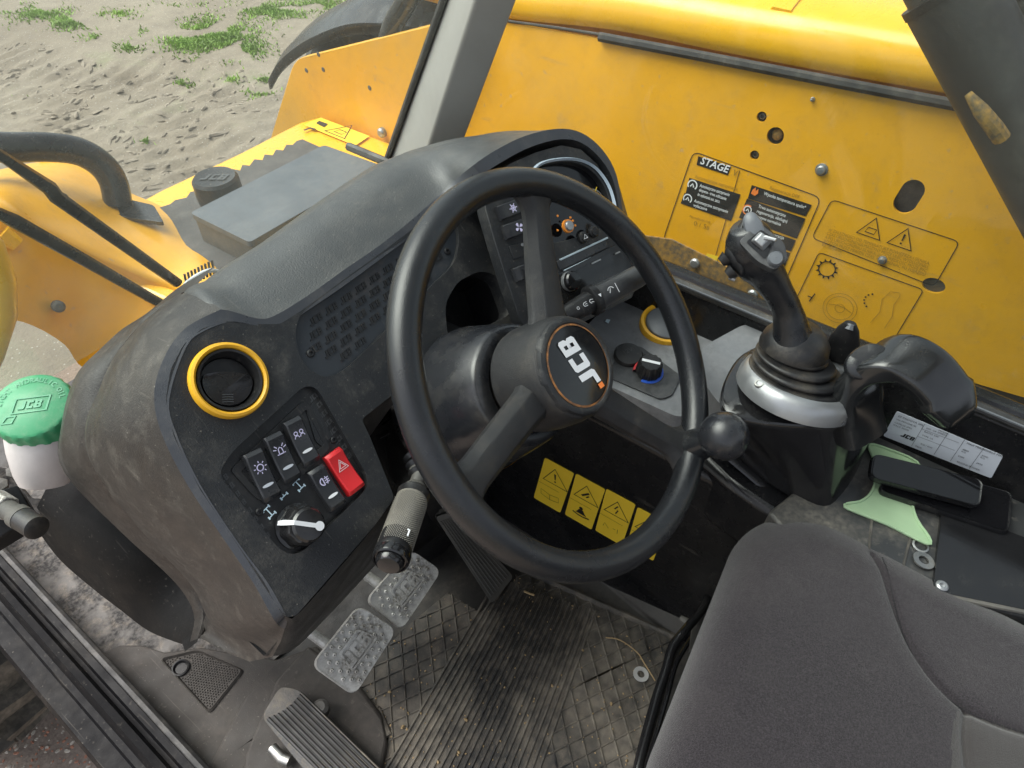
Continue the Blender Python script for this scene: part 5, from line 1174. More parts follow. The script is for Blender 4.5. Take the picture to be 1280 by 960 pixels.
# hydraulic fitting and reservoir, lower left
t = thing('fluid_reservoir', 'milky plastic fluid bottle with a ribbed green screw cap', 'bottle', PD(50, 600, 1.05))
f = Fr(PD(38, 506, 1.05), (-.10, -.25, 1), RV)
mb = MB(); rg = []
for z, r in ((-.034, .0465), (-.007, .0465), (-.002, .045), (0, .042)):
    rg.append([f.p(r*(1+(.025 if (i//3) % 2 else 0)*(z < -.003))*math.cos(2*math.pi*i/120), r*(1+(.025 if (i//3) % 2 else 0)*(z < -.003))*math.sin(2*math.pi*i/120), z) for i in range(120)])
mb.loft(rg, cap0=True, cap1=True); cp = mb.build('screw_cap', M_['greencap'], t, sharp=35)
mb = MB(); fr2 = f.rot(14); logo(mb, Fr(fr2.p(.0, .0), f.n, fr2.u), .0110, .0012, .2, .0014)
q = [(-.021, -.011), (.019, -.011), (.023, .011), (-.017, .011)]; mb.plate([fr2.p(a, b, .001) for a, b in q], [[fr2.p(a*.9, b*.85, .001) for a, b in q]], f.n, .0012)
q = [(-.030, -.024), (-.018, -.024), (-.014, -.013), (-.026, -.013)]; mb.plate([fr2.p(a, b, .001) for a, b in q], [[fr2.p(a+(.0018 if a < -.025 else -.0018), b+(.0018 if b < -.02 else -.0018), .001) for a, b in q]], f.n, .0012)
for i, ch in enumerate('LIGHT HYDRAULIC OIL'):
    a = math.radians(172-i*9.0); g = Fr(fr2.p(.0325*math.cos(a), .0325*math.sin(a)), f.n, fr2.u*math.sin(a)-fr2.v*math.cos(a)); text(mb, g, ch, .0095, 'CENTER', 0, .0008, .85, .02)
mb.build('embossed_lettering', mat('green_emboss', (.10, .36, .20), .5, bump=None), cp, sharp=30)
bq = PD(56, 603, 1.10); ba = f.p(0, 0, -.033); mb = MB(); mb.tube([ba, ba.lerp(bq, .06), ba.lerp(bq, .3), ba.lerp(bq, .5), ba.lerp(bq, .85), bq], [.034, .039, .0415, .040, .034, .029], 40); mb.build('bottle_body', M_['bottle'], t, sharp=50)
mb = MB(); mb.plate([PD(x, y, 1.20) for x, y in ((-40, 575), (10, 585), (40, 622), (90, 625), (75, 650), (20, 640), (-40, 680))], n=(0, -.4, 1), depth=.02); o = mb.build('mounting_plate', M_['grime'], bevel=.003); tag(o, 'dirty grey mounting plate under the fluid bottle', 'plate')
for x, y in ((18, 591), (2, 607)): 
    mb = MB(); mb.lathe(Fr(PD(x, y, 1.118), (0, -.4, 1)), [(.009, 0), (.009, .006), (.0003, .008)], 6); o = mb.build('hex_bolt', M_['oldmetal'], sharp=20); tag(o, 'small hex bolt in the dirty plate, %s' % ('nearer the bottle' if x == 18 else 'at the picture edge'), 'bolt')
t = thing('hydraulic_fitting', 'rusty steel hydraulic coupling poking out of a black bracket', 'fitting', PD(30, 650, 1.0))
a, b = PD(2, 632, 1.02), PD(46, 660, .96); d = (b-a).normalized()
mb = MB(); mb.tube([a-d*.02, a+d*.012], .0155, 6, flat=1); mb.build('hex_nut', M_['pedal'], t, sharp=20, bevel=.0015)
mb = MB(); mb.tube([a+d*.012, a.lerp(b, .45), a.lerp(b, .46), a.lerp(b, .62), a.lerp(b, .63)], [.0115, .0115, .014, .014, .012], 22); mb.build('coupling', M_['oldmetal'], t, sharp=30)
mb = MB(); mb.tube([a.lerp(b, .63), b, b+d*.002], [.0135, .0135, .010], 22); mb.build('dust_plug', M_['boot'], t, sharp=30)
mb = MB(); mb.plate([PD(x, y, 1.05) for x, y in ((-30, 620), (22, 606), (42, 640), (20, 660), (-30, 690))], n=(0, -.3, 1), depth=.03); mb.build('bracket', M_['black'], t, bevel=.002)
# ================================================================ SIDE CONSOLE
t = cons = thing('side_console', 'dusty black side console with joystick pod, dials and storage tray', 'console', (.66, .1, 0))
ZC = .485
mb = MB(); mb.plate(rnd([PZ(x, y, ZC) for x, y in ((684, 475), (712, 430), (745, 395), (800, 352), (880, 392), (950, 436), (960, 470), (918, 520), (900, 512), (848, 522), (765, 484), (735, 474))], .012), n=(0, 0, 1), depth=.06); mb.build('top_plate', M_['consoleg'], cons, bevel=.006, seg=3)
mb = MB(); mb.plate([PZ(x, y, ZC-.05) for x, y in ((690, 486), (765, 500), (850, 545), (905, 600), (1005, 670), (1110, 560), (1000, 440), (880, 380), (800, 350))], n=(0, 0, 1), depth=.10); mb.build('console_body', M_['satin'], cons, bevel=.01)
mb = MB(); mb.plate(rnd([PZ(x, y, ZC+.003) for x, y in ((758, 470), (775, 438), (800, 432), (852, 470), (840, 494), (826, 499))], .006), n=(0, 0, 1), depth=.002); dp = mb.build('dial_plate', M_['console'], cons, bevel=.001)
CN = Vector((-.12, -.10, 1)).normalized()
f = Fr(PZ(832, 408, ZC+.002), CN, (1, -.2, 0))
mb = MB(); mb.lathe(f, [(.030, 0), (.0305, .008), (.033, .0105), (.0365, .010), (.038, .006), (.038, 0)], 48); v = mb.build('vent_ring', M_['ringy'], cons)
mb = MB(); mb.lathe(f, [(.0305, .004), (.029, .010), (.026, .012), (.0005, .0125)], 40); mb.build('vent_flap', M_['greybtn'], v)
f = Fr(PZ(785, 446, ZC+.003), CN, PZ(800, 440, ZC)-PZ(770, 452, ZC))
mb = MB(); mb.lathe(f, [(.020, 0), (.020, .005), (.018, .008), (.0005, .009)], 36); sk = mb.build('socket_cap', M_['black'], cons, sharp=40)
mb = MB(); text(mb, f, '12V', .010, 'CENTER', 0, .0095, 1, .01); mb.build('lettering', M_['console'], sk)
mb = MB(); mb.tube([f.p(.012, -.014, .003), f.p(.02, -.022, .004), f.p(.024, -.028, .002)], .004, 8); mb.build('cap_strap', M_['black'], sk)
f = Fr(PZ(810, 466, ZC+.003), CN, PZ(830, 460, ZC)-PZ(800, 470, ZC))
rg = []
for z, r in ((.004, .0165), (.006, .0170), (.022, .0150), (.0245, .0130)):
    rg.append([f.p(r*(1+.05*(1 if math.cos(12*a) > 0 else -.6)*(z > .005))*math.cos(a), r*(1+.05*(1 if math.cos(12*a) > 0 else -.6)*(z > .005))*math.sin(a), z) for a in [2*math.pi*i/96 for i in range(96)]])
mb = MB(); mb.loft(rg); kn = mb.build('heater_knob', M_['black'], cons, sharp=35)
for nm, a0, a1 in (('blue', -150, 30), ('red', 30, 150)):
    mb = MB(); a0, a1 = math.radians(a0), math.radians(a1)
    mb.loft([circ(f, .0205, 24, 0, a0=a0, a1=a1), circ(f, .0200, 24, .004, a0=a0, a1=a1), circ(f, .0165, 24, .0045, a0=a0, a1=a1)], closed=False); mb.build('colour_ring', M_[nm], kn, label=nm+' half of the ring under the heater knob')
fk = f.rot(140); mb = MB(); mb.stroke(fk, [(-.012, 0), (.012, 0)], .0042, .0252); mb.build('pointer', M_['white'], kn)
mb = MB(); f = Fr(PZ(835, 478, ZC+.0035), (0, 0, 1)); mb.stroke(f, ccurve(.0025, 0, 340, 10), .0008, .0004, True); mb.build('dial_mark', M_['console'], dp)
mb = MB(); mb.flat(Fr(PZ(760, 402, ZC+.001), (0, 0, 1)), [(-.004, -.003), (.005, -.001), (.003, .004), (-.003, .003)], .0008); o = mb.build('paint_chip', M_['pale'], cons)
# moulded step between plate and pod
mb = MB(); mb.plate(rnd([PZ(x, y, .535) for x, y in ((868, 462), (880, 432), (930, 405), (985, 405), (1010, 430), (960, 520), (925, 520), (900, 506))], .012), n=(0, 0, 1), depth=.06); mb.build('pod_step', M_['consoleg'], cons, bevel=.010, seg=4)
ZT, ZB = .575, .44
T_ = [(902, 498), (916, 518), (950, 527), (990, 532), (1030, 533), (1070, 529), (1096, 517), (1107, 495), (1100, 468), (1075, 445), (1030, 428), (975, 424), (930, 440), (908, 470)]
B_ = [(905, 556), (925, 578), (955, 600), (990, 622), (1030, 640), (1052, 622), (1070, 592), (1082, 560), (1090, 540), (1085, 520), (1060, 500), (1000, 500), (950, 510), (915, 530)]
tp = cat([PZ(x, y, ZT) for x, y in T_], 4, True); bp = cat([PZ(x, y, ZB) for x, y in B_], 4, True); ct = sum(tp, Vector())/len(tp)
mb = MB(); mb.loft([bp, [a.lerp(b, .5)+(a-b).cross(Vector((0, 0, 1)))*.0 for a, b in zip(bp, tp)], [p-Vector((0, 0, .010)) for p in tp], [p-Vector((0, 0, .003)) for p in tp], [p.lerp(ct, .04) for p in tp]], cap0=False); mb.build('joystick_pod', M_['gloss'], cons, sharp=50)
# ribbed trim between wheel and seat
for i in range(5):
    mb = MB(); dx = .004*i; a = PX(862, 566, .578+dx)+Vector((0, 0, .002*i)); b = PX(1000, 682, .578+dx)+Vector((0, 0, .002*i)); mb.tube([a, b], .0028, 8); mb.build('trim_ridge', M_['seal'], cons)
mb = MB(); a = PX(905, 562, .605); b = PX(1030, 668, .605); mb.tube([a, b], [(.010, .004), (.010, .004)], 10); mb.build('trim_strip', M_['gloss'], cons)
# tray
ZR = .45
mb = MB(); mb.plate([PZ(x, y, ZR) for x, y in ((960, 640), (1010, 600), (1080, 520), (1110, 490), (1400, 625), (1400, 800), (1180, 745), (1090, 720), (985, 668))], n=(0, 0, 1), depth=.04); mb.build('tray', mat('tray_rubber', (.030, .031, .032), .40, dust=((.20, .18, .15), .7, 16, .42, .7), dust2=((.30, .27, .22), .5, 90, .58, .78), bump=(600, .3)), cons, bevel=.004)
mb = MB(); mb.plate(rnd([PZ(x, y, ZR+.006) for x, y in ((1178, 632), (1395, 715), (1395, 785), (1166, 738), (1168, 722))], .008), n=(0, 0, 1), depth=.006); cv = mb.build('cover_plate', M_['gloss'], cons, bevel=.0012, label='flat screwed cover plate on the tray')
screw(cv, Fr(PZ(1177, 733, ZR+.0065), (0, 0, 1)), .0065, 'silver')
mb = MB(); mb.tube([PZ(1176, 744, ZR+.003), PZ(1335, 776, ZR+.003)], .003, 8); mb.build('edge_bead', M_['oldmetal'], cons)
mb = MB(); mb.tube([PZ(1170, 750, ZR-.012), PZ(1335, 786, ZR-.012)], .004, 8); mb.build('edge_bead', M_['gloss'], cons)
for x0, y0, x1, y1 in ((1090, 650, 1086, 690), (1139, 668, 1128, 712), (1052, 668, 1050, 680)):
    mb = MB(); mb.tube([PZ(x0, y0, ZR), PZ(x1, y1, ZR)], .0016, 6); mb.build('moulded_rib', M_['tyre'], cons)
washer(PZ(1154, 701, ZR+.002), .0115, 'dull washer lying on the console tray near the cover plate', 'steel')
mb = MB(); mb.lathe(Fr(PZ(1150, 683, ZR+.001), (0, 0, 1)), [(.009, 0), (.009, .002), (.007, .0025), (.0065, .001)], 20); mb.build('screw_hole', M_['steel'], cons)
# rating plate and stickers
XW = .7492
lp = [PX(x, y, XW) for x, y in ((1121, 514), (1254, 570), (1239, 598), (1104, 545))]
mb = MB(); mb.plate(rnd(lp, .003), n=(-1, 0, 0), depth=.0008); rp = mb.build('rating_label', M_['paleS'], cons, label='silver data label on the black wall')
lf = Fr(lp[3], (-1, 0, 0), lp[2]-lp[3]); Lw = (lp[2]-lp[3]).length; vh = (lp[0]-lp[3]).dot(lf.v); sk_ = (lp[0]-lp[3]).dot(lf.u)
g = lambda a, b: Fr(lf.p(a*Lw+sk_*b, b*vh, .0001), lf.n, lf.u)
mb = MB()
for a, b, s, z in ((.03, .84, 'ZF PADOVA SRL', .0036), (.03, .72, 'VIA PENGHE 45', .0030), (.03, .60, 'CASELLE (PD)', .0030), (.03, .50, 'ITALY 35030', .0030), (.30, .80, 'NO. OF SPEEDS', .0030), (.30, .66, 'RATIO 24V', .0030), (.30, .52, 'TYPE 1A', .0030), (.33, .22, 'KG / KW', .0030), (.30, .08, 'MAX', .0030), (.66, .80, 'MAX PERMISSIBLE MASS', .0034), (.66, .56, '4800\nKG', .003), (.66, .30, '5200', .003), (.82, .60, '3500\nKG', .003), (.82, .30, '2950', .003), (.68, .10, 'ENGINE POWER', .003), (.40, .88, 'MODEL', .003)):
    text(mb, g(a, b), s, z*1.15, 'LEFT', 0, .0004)
for a in (.27, .48, .63, .80): mb.stroke(lf, [(a*Lw+sk_*.05, .05*vh), (a*Lw+sk_*.95, .95*vh)], .0004)
for b in (.45, .74): mb.stroke(lf, [(.28*Lw, b*vh), (.62*Lw, b*vh)], .0004)
logo(mb, g(.20, .3), .0065, .0004, .2)
mb.build('label_print', M_['blackp'], rp)
# warning stickers on the console wall
XS = .5812
def sq(x, y): return PX(x, y, XS)
tl, tr, bl_ = sq(683, 573), sq(714, 588), sq(669, 623)
wf = Fr(sq(683, 573), (-1, 0, 0), (0, -1, 0)); 
for i, (x0, y0, x1, y1) in enumerate(((681, 572, 667, 622), (720, 592, 706, 643), (758, 611, 744, 663), (797, 634, 783, 682))):
    a, b = sq(x0, y0), sq(x1, y1); wd = (sq(x0+36.5, y0+19.8)-a); 
    q = [a, a+wd, b+wd, b]
    mb = MB(); mb.plate(rnd(q, .004, 3), n=(-1, 0, 0), depth=.0007)
    t = thing('warning_sticker', ['yellow warning sticker with triangle above an open book, leftmost of the row', 'yellow warning sticker with a seated belted figure under its triangle', 'yellow warning sticker with a lightning bolt in its triangle', 'yellow warning sticker half hidden behind the steering wheel rim'][i], 'sticker', b+wd*.5, 'yellow warning stickers on the console wall')
    mb.build('sticker', M_['stick'], t)
    fr = Fr(a.lerp(a+wd, .5)*.70+(b+wd*.5)*.30, (-1, 0, 0), (wd-(a-b)*0)); s = wd.length
    mb = MB(); warn(mb, fr, s*.78, .0026, .0004, ['!', 'hand', 'bolt', '!'][i])
    f2 = Fr(a.lerp(a+wd, .5)*.26+(b+wd*.5)*.74, (-1, 0, 0), wd)
    if i == 1:
        mb.flat(f2, ccurve(s*.07, 0, 330, 10, 0, s*.20), .0004); mb.flat(f2, [(-s*.14, -s*.02), (-s*.07, s*.13), (s*.07, s*.13), (s*.14, -s*.02), (s*.2, -s*.1), (-s*.2, -s*.1)], .0004); mb.stroke(f2, [(-s*.3, -s*.14), (-s*.1, -s*.2), (s*.1, -s*.2), (s*.3, -s*.14)], s*.06)
    elif i == 0: mb.stroke(f2, [(-s*.32, -s*.12), (-s*.32, s*.12), (0, s*.04), (s*.32, s*.12), (s*.32, -s*.12), (0, -s*.2)], .0009, .0004, True); mb.stroke(f2, [(0, s*.04), (0, -s*.2)], .0008)
    else: mb.stroke(f2, [(-s*.3, -s*.1), (-s*.25, s*.1), (-s*.1, -s*.1)], .0009); mb.stroke(f2, [(s*.05, s*.02), (s*.15, s*.02)], .0009); mb.stroke(f2, [(s*.22, s*.1), (s*.22, -s*.12)], .0009)
    mb.stroke(Fr(b, (-1, 0, 0), wd), [(s*.05, (a-b).dot(Vector((0, 0, 1)))*.44), (s*.95, (a-b).dot(Vector((0, 0, 1)))*.44)], .0006)
    mb.build('sticker_print', M_['blackp'], t, kind='stuff')

# ================================================================ JOYSTICK
t = joy = thing('joystick', 'black joystick with grey thumb switch on a ribbed boot', 'joystick', PZ(997, 498, .575))
f = Fr(PZ(996, 485, .583), (.27, .02, .96), (1, 0, 0))
mb = MB(); mb.lathe(f, [(.0665, -.006), (.0660, .004), (.0630, .012), (.0585, .017), (.0540, .018), (.0530, .014)], 64); rg_ = mb.build('boot_ring', M_['silver'], joy, sharp=50)
for px, py in ((944, 502), (1031, 507), (1045, 470), (968, 462)):
    d = (PZ(px, py, .585)-f.o); a = math.atan2(d.y, d.x); a = math.atan2(d.dot(f.v), d.dot(f.u)); c = f.p(.0612*math.cos(a), .0612*math.sin(a), .0135)
    mb = MB(); mb.lathe(Fr(c, f.n*.85+(c-f.o).normalized()*.6), [(.0055, -.001), (.0052, .0012), (.0035, .0012), (.0030, -.001), (.0003, -.001)], 16); mb.build('screw', M_['steel'], rg_)
mb = MB(); prof = []
n_ = 4
for i in range(n_):
    r = .0545-.0035*i-.0008*i*i; z = .012+.0100*i; r2 = r-.0040
    for k in range(9): b = -math.pi/2+math.pi*k/8; prof.append((r-.0048+.0048*math.cos(b)+.0, z+.0040+.0040*math.sin(b)))
    prof.append((r2-.004, z+.0087))
prof += [(.034, .050), (.030, .052), (.022, .053)]
tb = PD(992, 435, .824); mb.loft([[p+(tb-f.p(0, 0, .050))*(max(c, 0)/.050)**1.3 for p in circ(f, r, 56, c)] for r, c in prof], cap0=False); mb.build('boot', M_['boot'], joy, sharp=60)
tdist = (tb-CAM).length
path = [tb, PD(991, 432, tdist-.010), PD(989, 414, tdist-.022), PD(984, 388, tdist-.034), PD(972, 364, tdist-.048), PD(958, 342, tdist-.060), PD(946, 325, tdist-.070), PD(938, 308, tdist-.078), PD(934, 294, tdist-.086), PD(931, 282, tdist-.092)]
rad = [(.030, .026), (.029, .025), (.0200, .018), (.0150, .0150), (.0150, .0155), (.0185, .0185), (.0245, .022), (.0262, .0235), (.0225, .020), (.0140, .013)]
P_ = cat(path, 4); R_ = []
for i in range(len(rad)-1):
    for k in range(4): R_.append(tuple(a+(b-a)*k/4 for a, b in zip(rad[i], rad[i+1])))
R_.append(rad[-1])
mb = MB(); mb.tube(P_, R_, 32, up=(-.6, -.2, .5)); mb.build('stick', M_['stick_'], joy, sharp=60)
mb = MB(); mb.tube([tb-f.n*.004, tb+f.n*.001, tb+f.n*.012, tb+f.n*.020, tb+f.n*.028], [.0370, .0375, .0350, .0290, .0195], 36); mb.build('stick_skirt', M_['boot'], joy, sharp=60)
mb = MB(); mb.tube([tb+Vector((.0, -.028, -.002)), tb+Vector((.0, -.034, -.004))], .003, 8); mb.build('screw', M_['silver'], joy)
td = tdist-.105
HF = Fr(PD(955, 306, td), (CAM-PD(955, 306, td))+Vector((.1, -.05, .25)), PD(975, 322, td)-PD(945, 296, td))
mb = MB(); mb.plate(rnd([HF.p(a, b) for a, b in ((-.020, -.013), (-.017, .013), (.012, .014), (.026, .004), (.024, -.012), (.006, -.016))], .005), n=HF.n, depth=.014); hp_ = mb.build('switch_housing', M_['console'], joy, bevel=.002, seg=3)
mb = MB(); mb.plate(rnd([HF.p(a, b, .0012) for a, b in ((-.014, -.009), (-.012, .009), (.004, .010), (.010, -.010))], .002), n=HF.n, depth=.002); mb.build('switch_well', M_['gloss'], hp_)
mb = MB(); mb.loft([[HF.p(a-.003, b, .001) for a, b in ((-.009, -.006), (.007, -.006), (.007, .007), (-.009, .007))], [HF.p(a-.003, b, .008) for a, b in ((-.006, -.005), (.003, -.005), (.003, .005), (-.006, .005))]]); mb.build('thumb_switch', M_['silver'], hp_, bevel=.0012)
mb = MB(); mb.tube([HF.p(-.004, .003, .008), HF.p(.006, .006, .013)], [.0022, .0016], 8); mb.build('toggle', M_['silver'], hp_)
f = HF.at(HF.p(.017, -.004, .0)); mb = MB(); mb.lathe(f, [(.0072, 0), (.0072, .004), (.006, .006), (.0003, .0063)], 24); mb.build('push_button', M_['greybtn'], joy)
TF = Fr(PD(936, 290, td+.006), (CAM-PD(936, 290, td))+Vector((-.05, -.05, .15)), PD(950, 300, td)-PD(930, 280, td))
tp = cat([ON(x, y, TF) for x, y in ((929, 274), (934, 266), (943, 266), (952, 276), (957, 291), (955, 308), (946, 313), (938, 303), (931, 288))], 4, True); c0 = sum(tp, Vector())/len(tp)
mb = MB(); mb.loft([[p-TF.n*.012 for p in tp], tp, [p.lerp(c0, .12)+TF.n*.003 for p in tp], [p.lerp(c0, .6)+TF.n*.0045 for p in tp]]); mb.build('thumb_rocker', M_['greybtn'], joy, sharp=50)
tp = [PD(x, y, td+.012) for x, y in ((905, 318), (912, 300), (925, 278), (932, 272), (932, 300), (930, 345), (918, 338), (910, 334))]
c0 = sum(tp, Vector())/len(tp); vn = (CAM-c0).normalized()
mb = MB(); tpc = cat(tp, 4, True); mb.loft([[p-vn*.03 for p in tpc], [p-vn*.004 for p in tpc], [p.lerp(c0, .15) for p in tpc], [p.lerp(c0, .6)+vn*.003 for p in tpc]]); mb.build('finger_guard', M_['black'], joy, sharp=50)
for x, y in ((909, 322), (917, 338)): 
    mb = MB(); c = PD(x, y, td+.012); mb.tube([c, c+(PD(x-8, y+6, td+.012)-c)], [.008, .005], 12); mb.build('trigger', M_['black'], joy)
mb = MB(); c = PD(912, 346, td+.03); mb.tube([c, PD(919, 350, td+.03)], [.003, .002], 8); mb.build('trigger_tip', M_['silver'], joy)

t = thing('paddle_lever', 'small black paddle lever on a clear base behind the boot', 'lever', PZ(1050, 450, .56))
q0 = PD(1048, 448, .865); q1 = PD(1063, 404, .835)
mb = MB(); mb.tube([q0, q0.lerp(q1, .5), q0.lerp(q1, .85), q1], [(.017, .008), (.0165, .007), (.011, .006), (.006, .005)], 16, up=CAM-q0); mb.build('paddle', M_['black'], t, sharp=50)
mb = MB(); mb.tube([PD(1061, 412, .835), PD(1064, 405, .835)], [.005, .004], 8); mb.build('tip', M_['greybtn'], t)
mb = MB(); mb.lathe(Fr(PD(1050, 458, .872), (0, -.2, 1)), [(.018, -.02), (.018, 0), (.013, .007), (.0003, .008)], 20); mb.build('base', M_['silver'], t)

# hooked handle right of the pod
t = thing('hooked_handle', 'broad curved black grip handle arching over the console', 'handle', PD(1085, 530, .86))
path = cat([PD(1076, 545, .865), PD(1070, 512, .845), PD(1072, 482, .825), PD(1090, 458, .805), PD(1122, 448, .795), PD(1152, 460, .795), PD(1176, 484, .805), (PD(1190, 508, .815)), PD(1196, 526, .822)], 5)
n_ = len(path); R_ = []
for i in range(n_):
    k = i/(n_-1); R_.append((.0270-.002*k if k < .8 else .0286-.012*(k-.8)/.2, .0165-.0065*k if k < .92 else .0105-.05*(k-.92)))
mb = MB(); rings = []; 
latd = Vector((.80, -.28, .35)).normalized()
for i, p in enumerate(path):
    tt = (path[min(i+1, n_-1)]-path[max(i-1, 0)]).normalized(); l_ = (latd-tt*latd.dot(tt)).normalized(); u_ = tt.cross(l_); a_, b_ = R_[i]
    ring = []
    for k in range(28):
        th = 2*math.pi*k/28; cx, cy = math.cos(th), math.sin(th); e = .42
        ring.append(p+l_*(a_*math.copysign(abs(cx)**e, cx))+u_*(b_*math.copysign(abs(cy)**e, cy)))
    rings.append(ring)
mb.loft(rings); mb.build('grip', M_['handle'], t, sharp=60)
c = PD(1084, 452, .786); f = Fr(c-ray(1088, 462)*-.001, (CAM-c)+Vector((-.15, -.1, .35)), (1, -.4, .1))
mb = MB(); mb.lathe(f, [(.0215, -.014), (.0215, .0), (.0200, .0018), (.010, .0026), (.0003, .0026)], 40, sy=.78); mb.build('side_cap', M_['stick_'], t, sharp=50)

# ================================================================ PHONES AND GREEN HOLDER
def phone(q, th, lab, tilt=None):
    t = thing('phone', lab, 'phone', sum(q, Vector())/4-Vector((0, 0, th)))
    nn = (q[1]-q[0]).cross(q[3]-q[0]).normalized(); nn = nn if nn.z > 0 else -nn
    o = rnd(q, .010, 6); c = sum(q, Vector())/4
    mb = MB(); mb.loft([[p.lerp(c, .02)-nn*th for p in o], [p-nn*th*.7 for p in o], [p-nn*th*.25 for p in o], [p.lerp(c, .015) for p in o], [p.lerp(c, .025)-nn*.0004 for p in o]]); mb.build('case', M_['rubber'], t, sharp=40)
    mb = MB(); o2 = [p.lerp(c, .05)+nn*.0002 for p in o]; mb.poly(o2 if (o2[1]-o2[0]).cross(o2[5]-o2[0]).dot(nn) > 0 else list(reversed(o2))); mb.build('screen', M_['screen'], t)
phone([PZ(1086, 596, .478), PZ(1091, 566, .485), PZ(1230, 600, .485), PZ(1226, 634, .478)], .010, 'black phone in a case, lying on top of the other phone')
phone([PZ(1097, 612, .463), PZ(1120, 575, .463), PZ(1267, 616, .463), PZ(1262, 667, .463)], .009, 'black phone with bare screen lying underneath on the tray')
t = thing('green_holder', 'pale green waisted plastic piece under the phones', 'holder', PZ(1110, 640, ZR))
gz = .4535
o = cat([PZ(x, y, gz) for x, y in ((1058, 630), (1075, 627), (1088, 617), (1094, 600), (1092, 575), (1086, 556), (1110, 562), (1146, 578), (1150, 600), (1140, 625), (1146, 650), (1161, 672), (1158, 680), (1110, 656), (1060, 636))], 3, True)
mb = MB(); mb.plate(o, n=(0, 0, 1), depth=.003); g_ = mb.build('sheet', M_['greens'], t, bevel=.0008)
mb = MB(); mb.tube([p+Vector((0, 0, .001)) for p in o]+[o[0]], .0016, 6); mb.build('raised_edge', M_['greens'], t)

# ================================================================ SEAT
t = seat = thing('driver_seat', 'dark grey woven fabric seat cushion with curved seams', 'seat', (.38, -.2, .15))
SX0, SX1, SY1, SY0, ST, SR = .14, .603, .052, -.62, .462, .055
seam_a = resample(cat([PZ(x, y, ST) for x, y in ((1104, 694), (1112, 715), (1118, 745), (1130, 790), (1150, 830), (1172, 858), (1202, 882), (1240, 900), (1290, 916), (1340, 930))], 8), 120)
seam_b = resample(cat([PZ(x, y, ST) for x, y in ((1201, 882), (1192, 905), (1189, 935), (1187, 990))], 8), 60)
SA = np.array([[p.x, p.y] for p in seam_a]); SB = np.array([[p.x, p.y] for p in seam_b])
nx, ny = 230, 330; gx = np.linspace(SX0, SX1, nx); gy = np.linspace(SY0, SY1, ny)
GX, GY = np.meshgrid(gx, gy, indexing='ij')
rc = .11
cx = np.clip(GX, SX0+rc, SX1-rc); cy = np.minimum(GY, SY1-rc)
dx, dy = GX-cx, GY-cy; dl = np.hypot(dx, dy); inside = rc-dl
over = inside < 0; sc_ = np.where(over, rc/np.maximum(dl, 1e-9), 1)
GX2, GY2 = cx+dx*sc_, cy+dy*sc_; dd = np.clip(inside, 0, SR)
zz = ST-SR*.95*(1-np.sqrt(np.clip(1-((SR-dd)/SR)**2, 0, 1)))
zz += .006*np.sin(np.clip((GX-SX0)/(SX1-SX0), 0, 1)*math.pi)-.004
def dmin(Pts):
    best = np.full(GX.shape, 9.)
    for p in Pts: best = np.minimum(best, (GX-p[0])**2+(GY-p[1])**2)
    return np.sqrt(best)
for P__ in (SA, SB): d_ = dmin(P__); zz -= .0048*np.exp(-(d_/.0030)**2)+.0018*np.exp(-(d_/.012)**2)
GY2 = GY2-np.clip(.5-GX2, -.1, .4)*.13
verts = [(float(a), float(b), float(c)) for a, b, c in zip(GX2.ravel(), GY2.ravel(), zz.ravel())]
faces = [(i*ny+j, (i+1)*ny+j, (i+1)*ny+j+1, i*ny+j+1) for i in range(nx-1) for j in range(ny-1) if not (over[i, j] and over[i+1, j] and over[i, j+1] and over[i+1, j+1])]
mb = MB(); mb.add(verts, faces); cu_ = mb.build('cushion', M_['fabric'], seat, sharp=180)
cu_.data.materials.append(M_['fabric2'])
outl = [Vector((SX0, SY0, 0))]+[Vector((SX0+rc-rc*math.cos(a), SY1-rc+rc*math.sin(a), 0)) for a in [math.pi/2*i/12 for i in range(13)]]+[Vector((SX1-rc+rc*math.sin(a), SY1-rc+rc*math.cos(a), 0)) for a in [math.pi/2*i/12 for i in range(13)]]+[Vector((SX1, SY0, 0))]
outl = [Vector((p.x, p.y-min(max(.5-p.x, -.1), .4)*.13, 0)) for p in resample(outl, 90)]; cs = Vector((.37, -.25, 0))
mb = MB(); mb.grid([[p+Vector((0, 0, z))+(cs-p).normalized()*ins for p in outl] for z, ins in ((ST-SR*.95+.002, 0), (ST-SR*.95-.012, .0005), (ST-.105, .010), (ST-.125, .022), (ST-.128, .05))]); mb.build('cushion_side', M_['fabric'], seat, sharp=180)
mb = MB(); mb.tube([p+Vector((0, 0, ST-.104))-(cs-p).normalized()*-.010 for p in outl], .003, 8); mb.build('piping', M_['thread'], seat)
mb = MB(); mb.box(Fr((.37, -.30, .27), (0, 0, 1)), .40, .60, .14); mb.build('seat_pan', M_['black'], seat, bevel=.02)
mb = MB()
for P__ in (seam_a, seam_b):
    L = 0
    for i in range(0, len(P__)-1):
        a, b = P__[i], P__[i+1]; e = (b-a); m_ = a+e*.25; n2 = a+e*.70
        mb.tube([m_+Vector((0, 0, -.0040)), m_.lerp(n2, .5)+Vector((0, 0, -.0030)), n2+Vector((0, 0, -.0040))], .0005, 5, caps=False)
mb.build('stitching', M_['thread'], seat, kind='stuff')
mb = MB(); mb.box(Fr((.42, -.28, .10), (0, 0, 1)), .34, .56, .20); mb.build('seat_base', M_['black'], seat, bevel=.01)
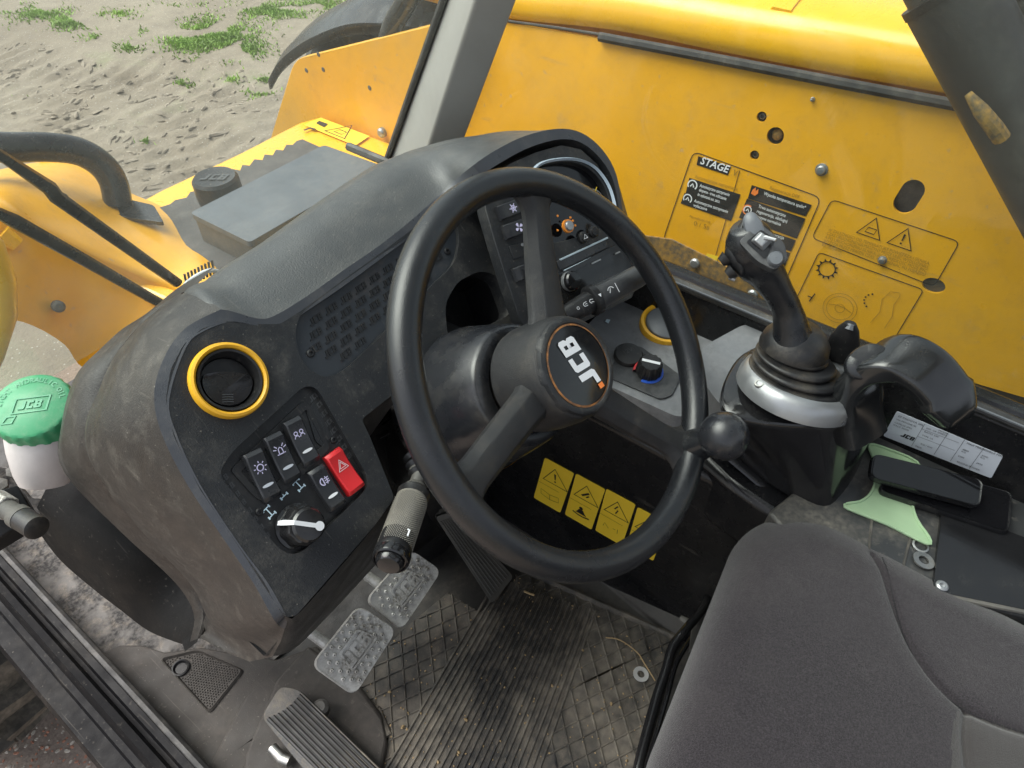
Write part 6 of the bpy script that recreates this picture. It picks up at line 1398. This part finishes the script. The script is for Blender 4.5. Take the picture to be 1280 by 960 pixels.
t = thing('seat_bar', 'bent glossy black bar along the front of the seat', 'bar', PZ(850, 850, .2))
mb = MB(); mb.tube(cat([PZ(x, y, v) for x, y, v in ((884, 748, .20), (876, 764, .22), (858, 786, .24), (841, 808, .24), (832, 838, .24), (822, 868, .24), (806, 925, .24), (792, 985, .24))], 5), .0062, 14); mb.build('tube', M_['gloss'], t)
mb = MB(); mb.tube(cat([PZ(x, y, v) for x, y, v in ((866, 795, .20), (846, 828, .20), (834, 870, .20), (808, 960, .20))], 5), .0035, 10); mb.build('inner_rod', M_['gloss'], t)
mb = MB(); mb.tube([PZ(850, 772, .22), PZ(859, 778, .22)], [.004, .006], 10); mb.build('spring_end', M_['oldmetal'], t)
mb = MB(); mb.plate([PZ(x, y, .21) for x, y in ((866, 778), (882, 765), (880, 800), (862, 815))], n=(0, -.2, 1), depth=.004); mb.build('bracket', M_['oldmetal'], t)
t = thing('armrest_latch', 'black plastic latch at the right edge beside the seat', 'latch', PZ(1265, 795, .40))
mb = MB(); mb.plate(rnd([PZ(x, y, .425) for x, y in ((1237, 770), (1320, 782), (1320, 850), (1262, 812), (1244, 790))], .006), n=(0, 0, 1), depth=.03); mb.build('housing', M_['black'], t, bevel=.003)
mb = MB()
for k in range(3): mb.tube([PZ(1262, 788+k*6, .427), PZ(1310, 792+k*7, .427)], .0018, 6)
mb.build('finger_ridge', M_['gloss'], t)

# patch of lighter cloth behind the second seam
for p in cu_.data.polygons:
    c = p.center+ORG[seat.name]
    if c.y < -.10 and c.x < .50:
        k = np.argmin((SA[:, 0]-c.x)**2+(SA[:, 1]-c.y)**2); m_ = np.argmin((SB[:, 0]-c.x)**2+(SB[:, 1]-c.y)**2)
        ta = SA[min(k+1, len(SA)-1)]-SA[max(k-1, 0)]; va = np.array([c.x, c.y])-SA[k]
        tb_ = SB[min(m_+1, len(SB)-1)]-SB[max(m_-1, 0)]; vb = np.array([c.x, c.y])-SB[m_]
        if ta[0]*va[1]-ta[1]*va[0] < 0 and tb_[0]*vb[1]-tb_[1]*vb[0] > 0: p.material_index = 1
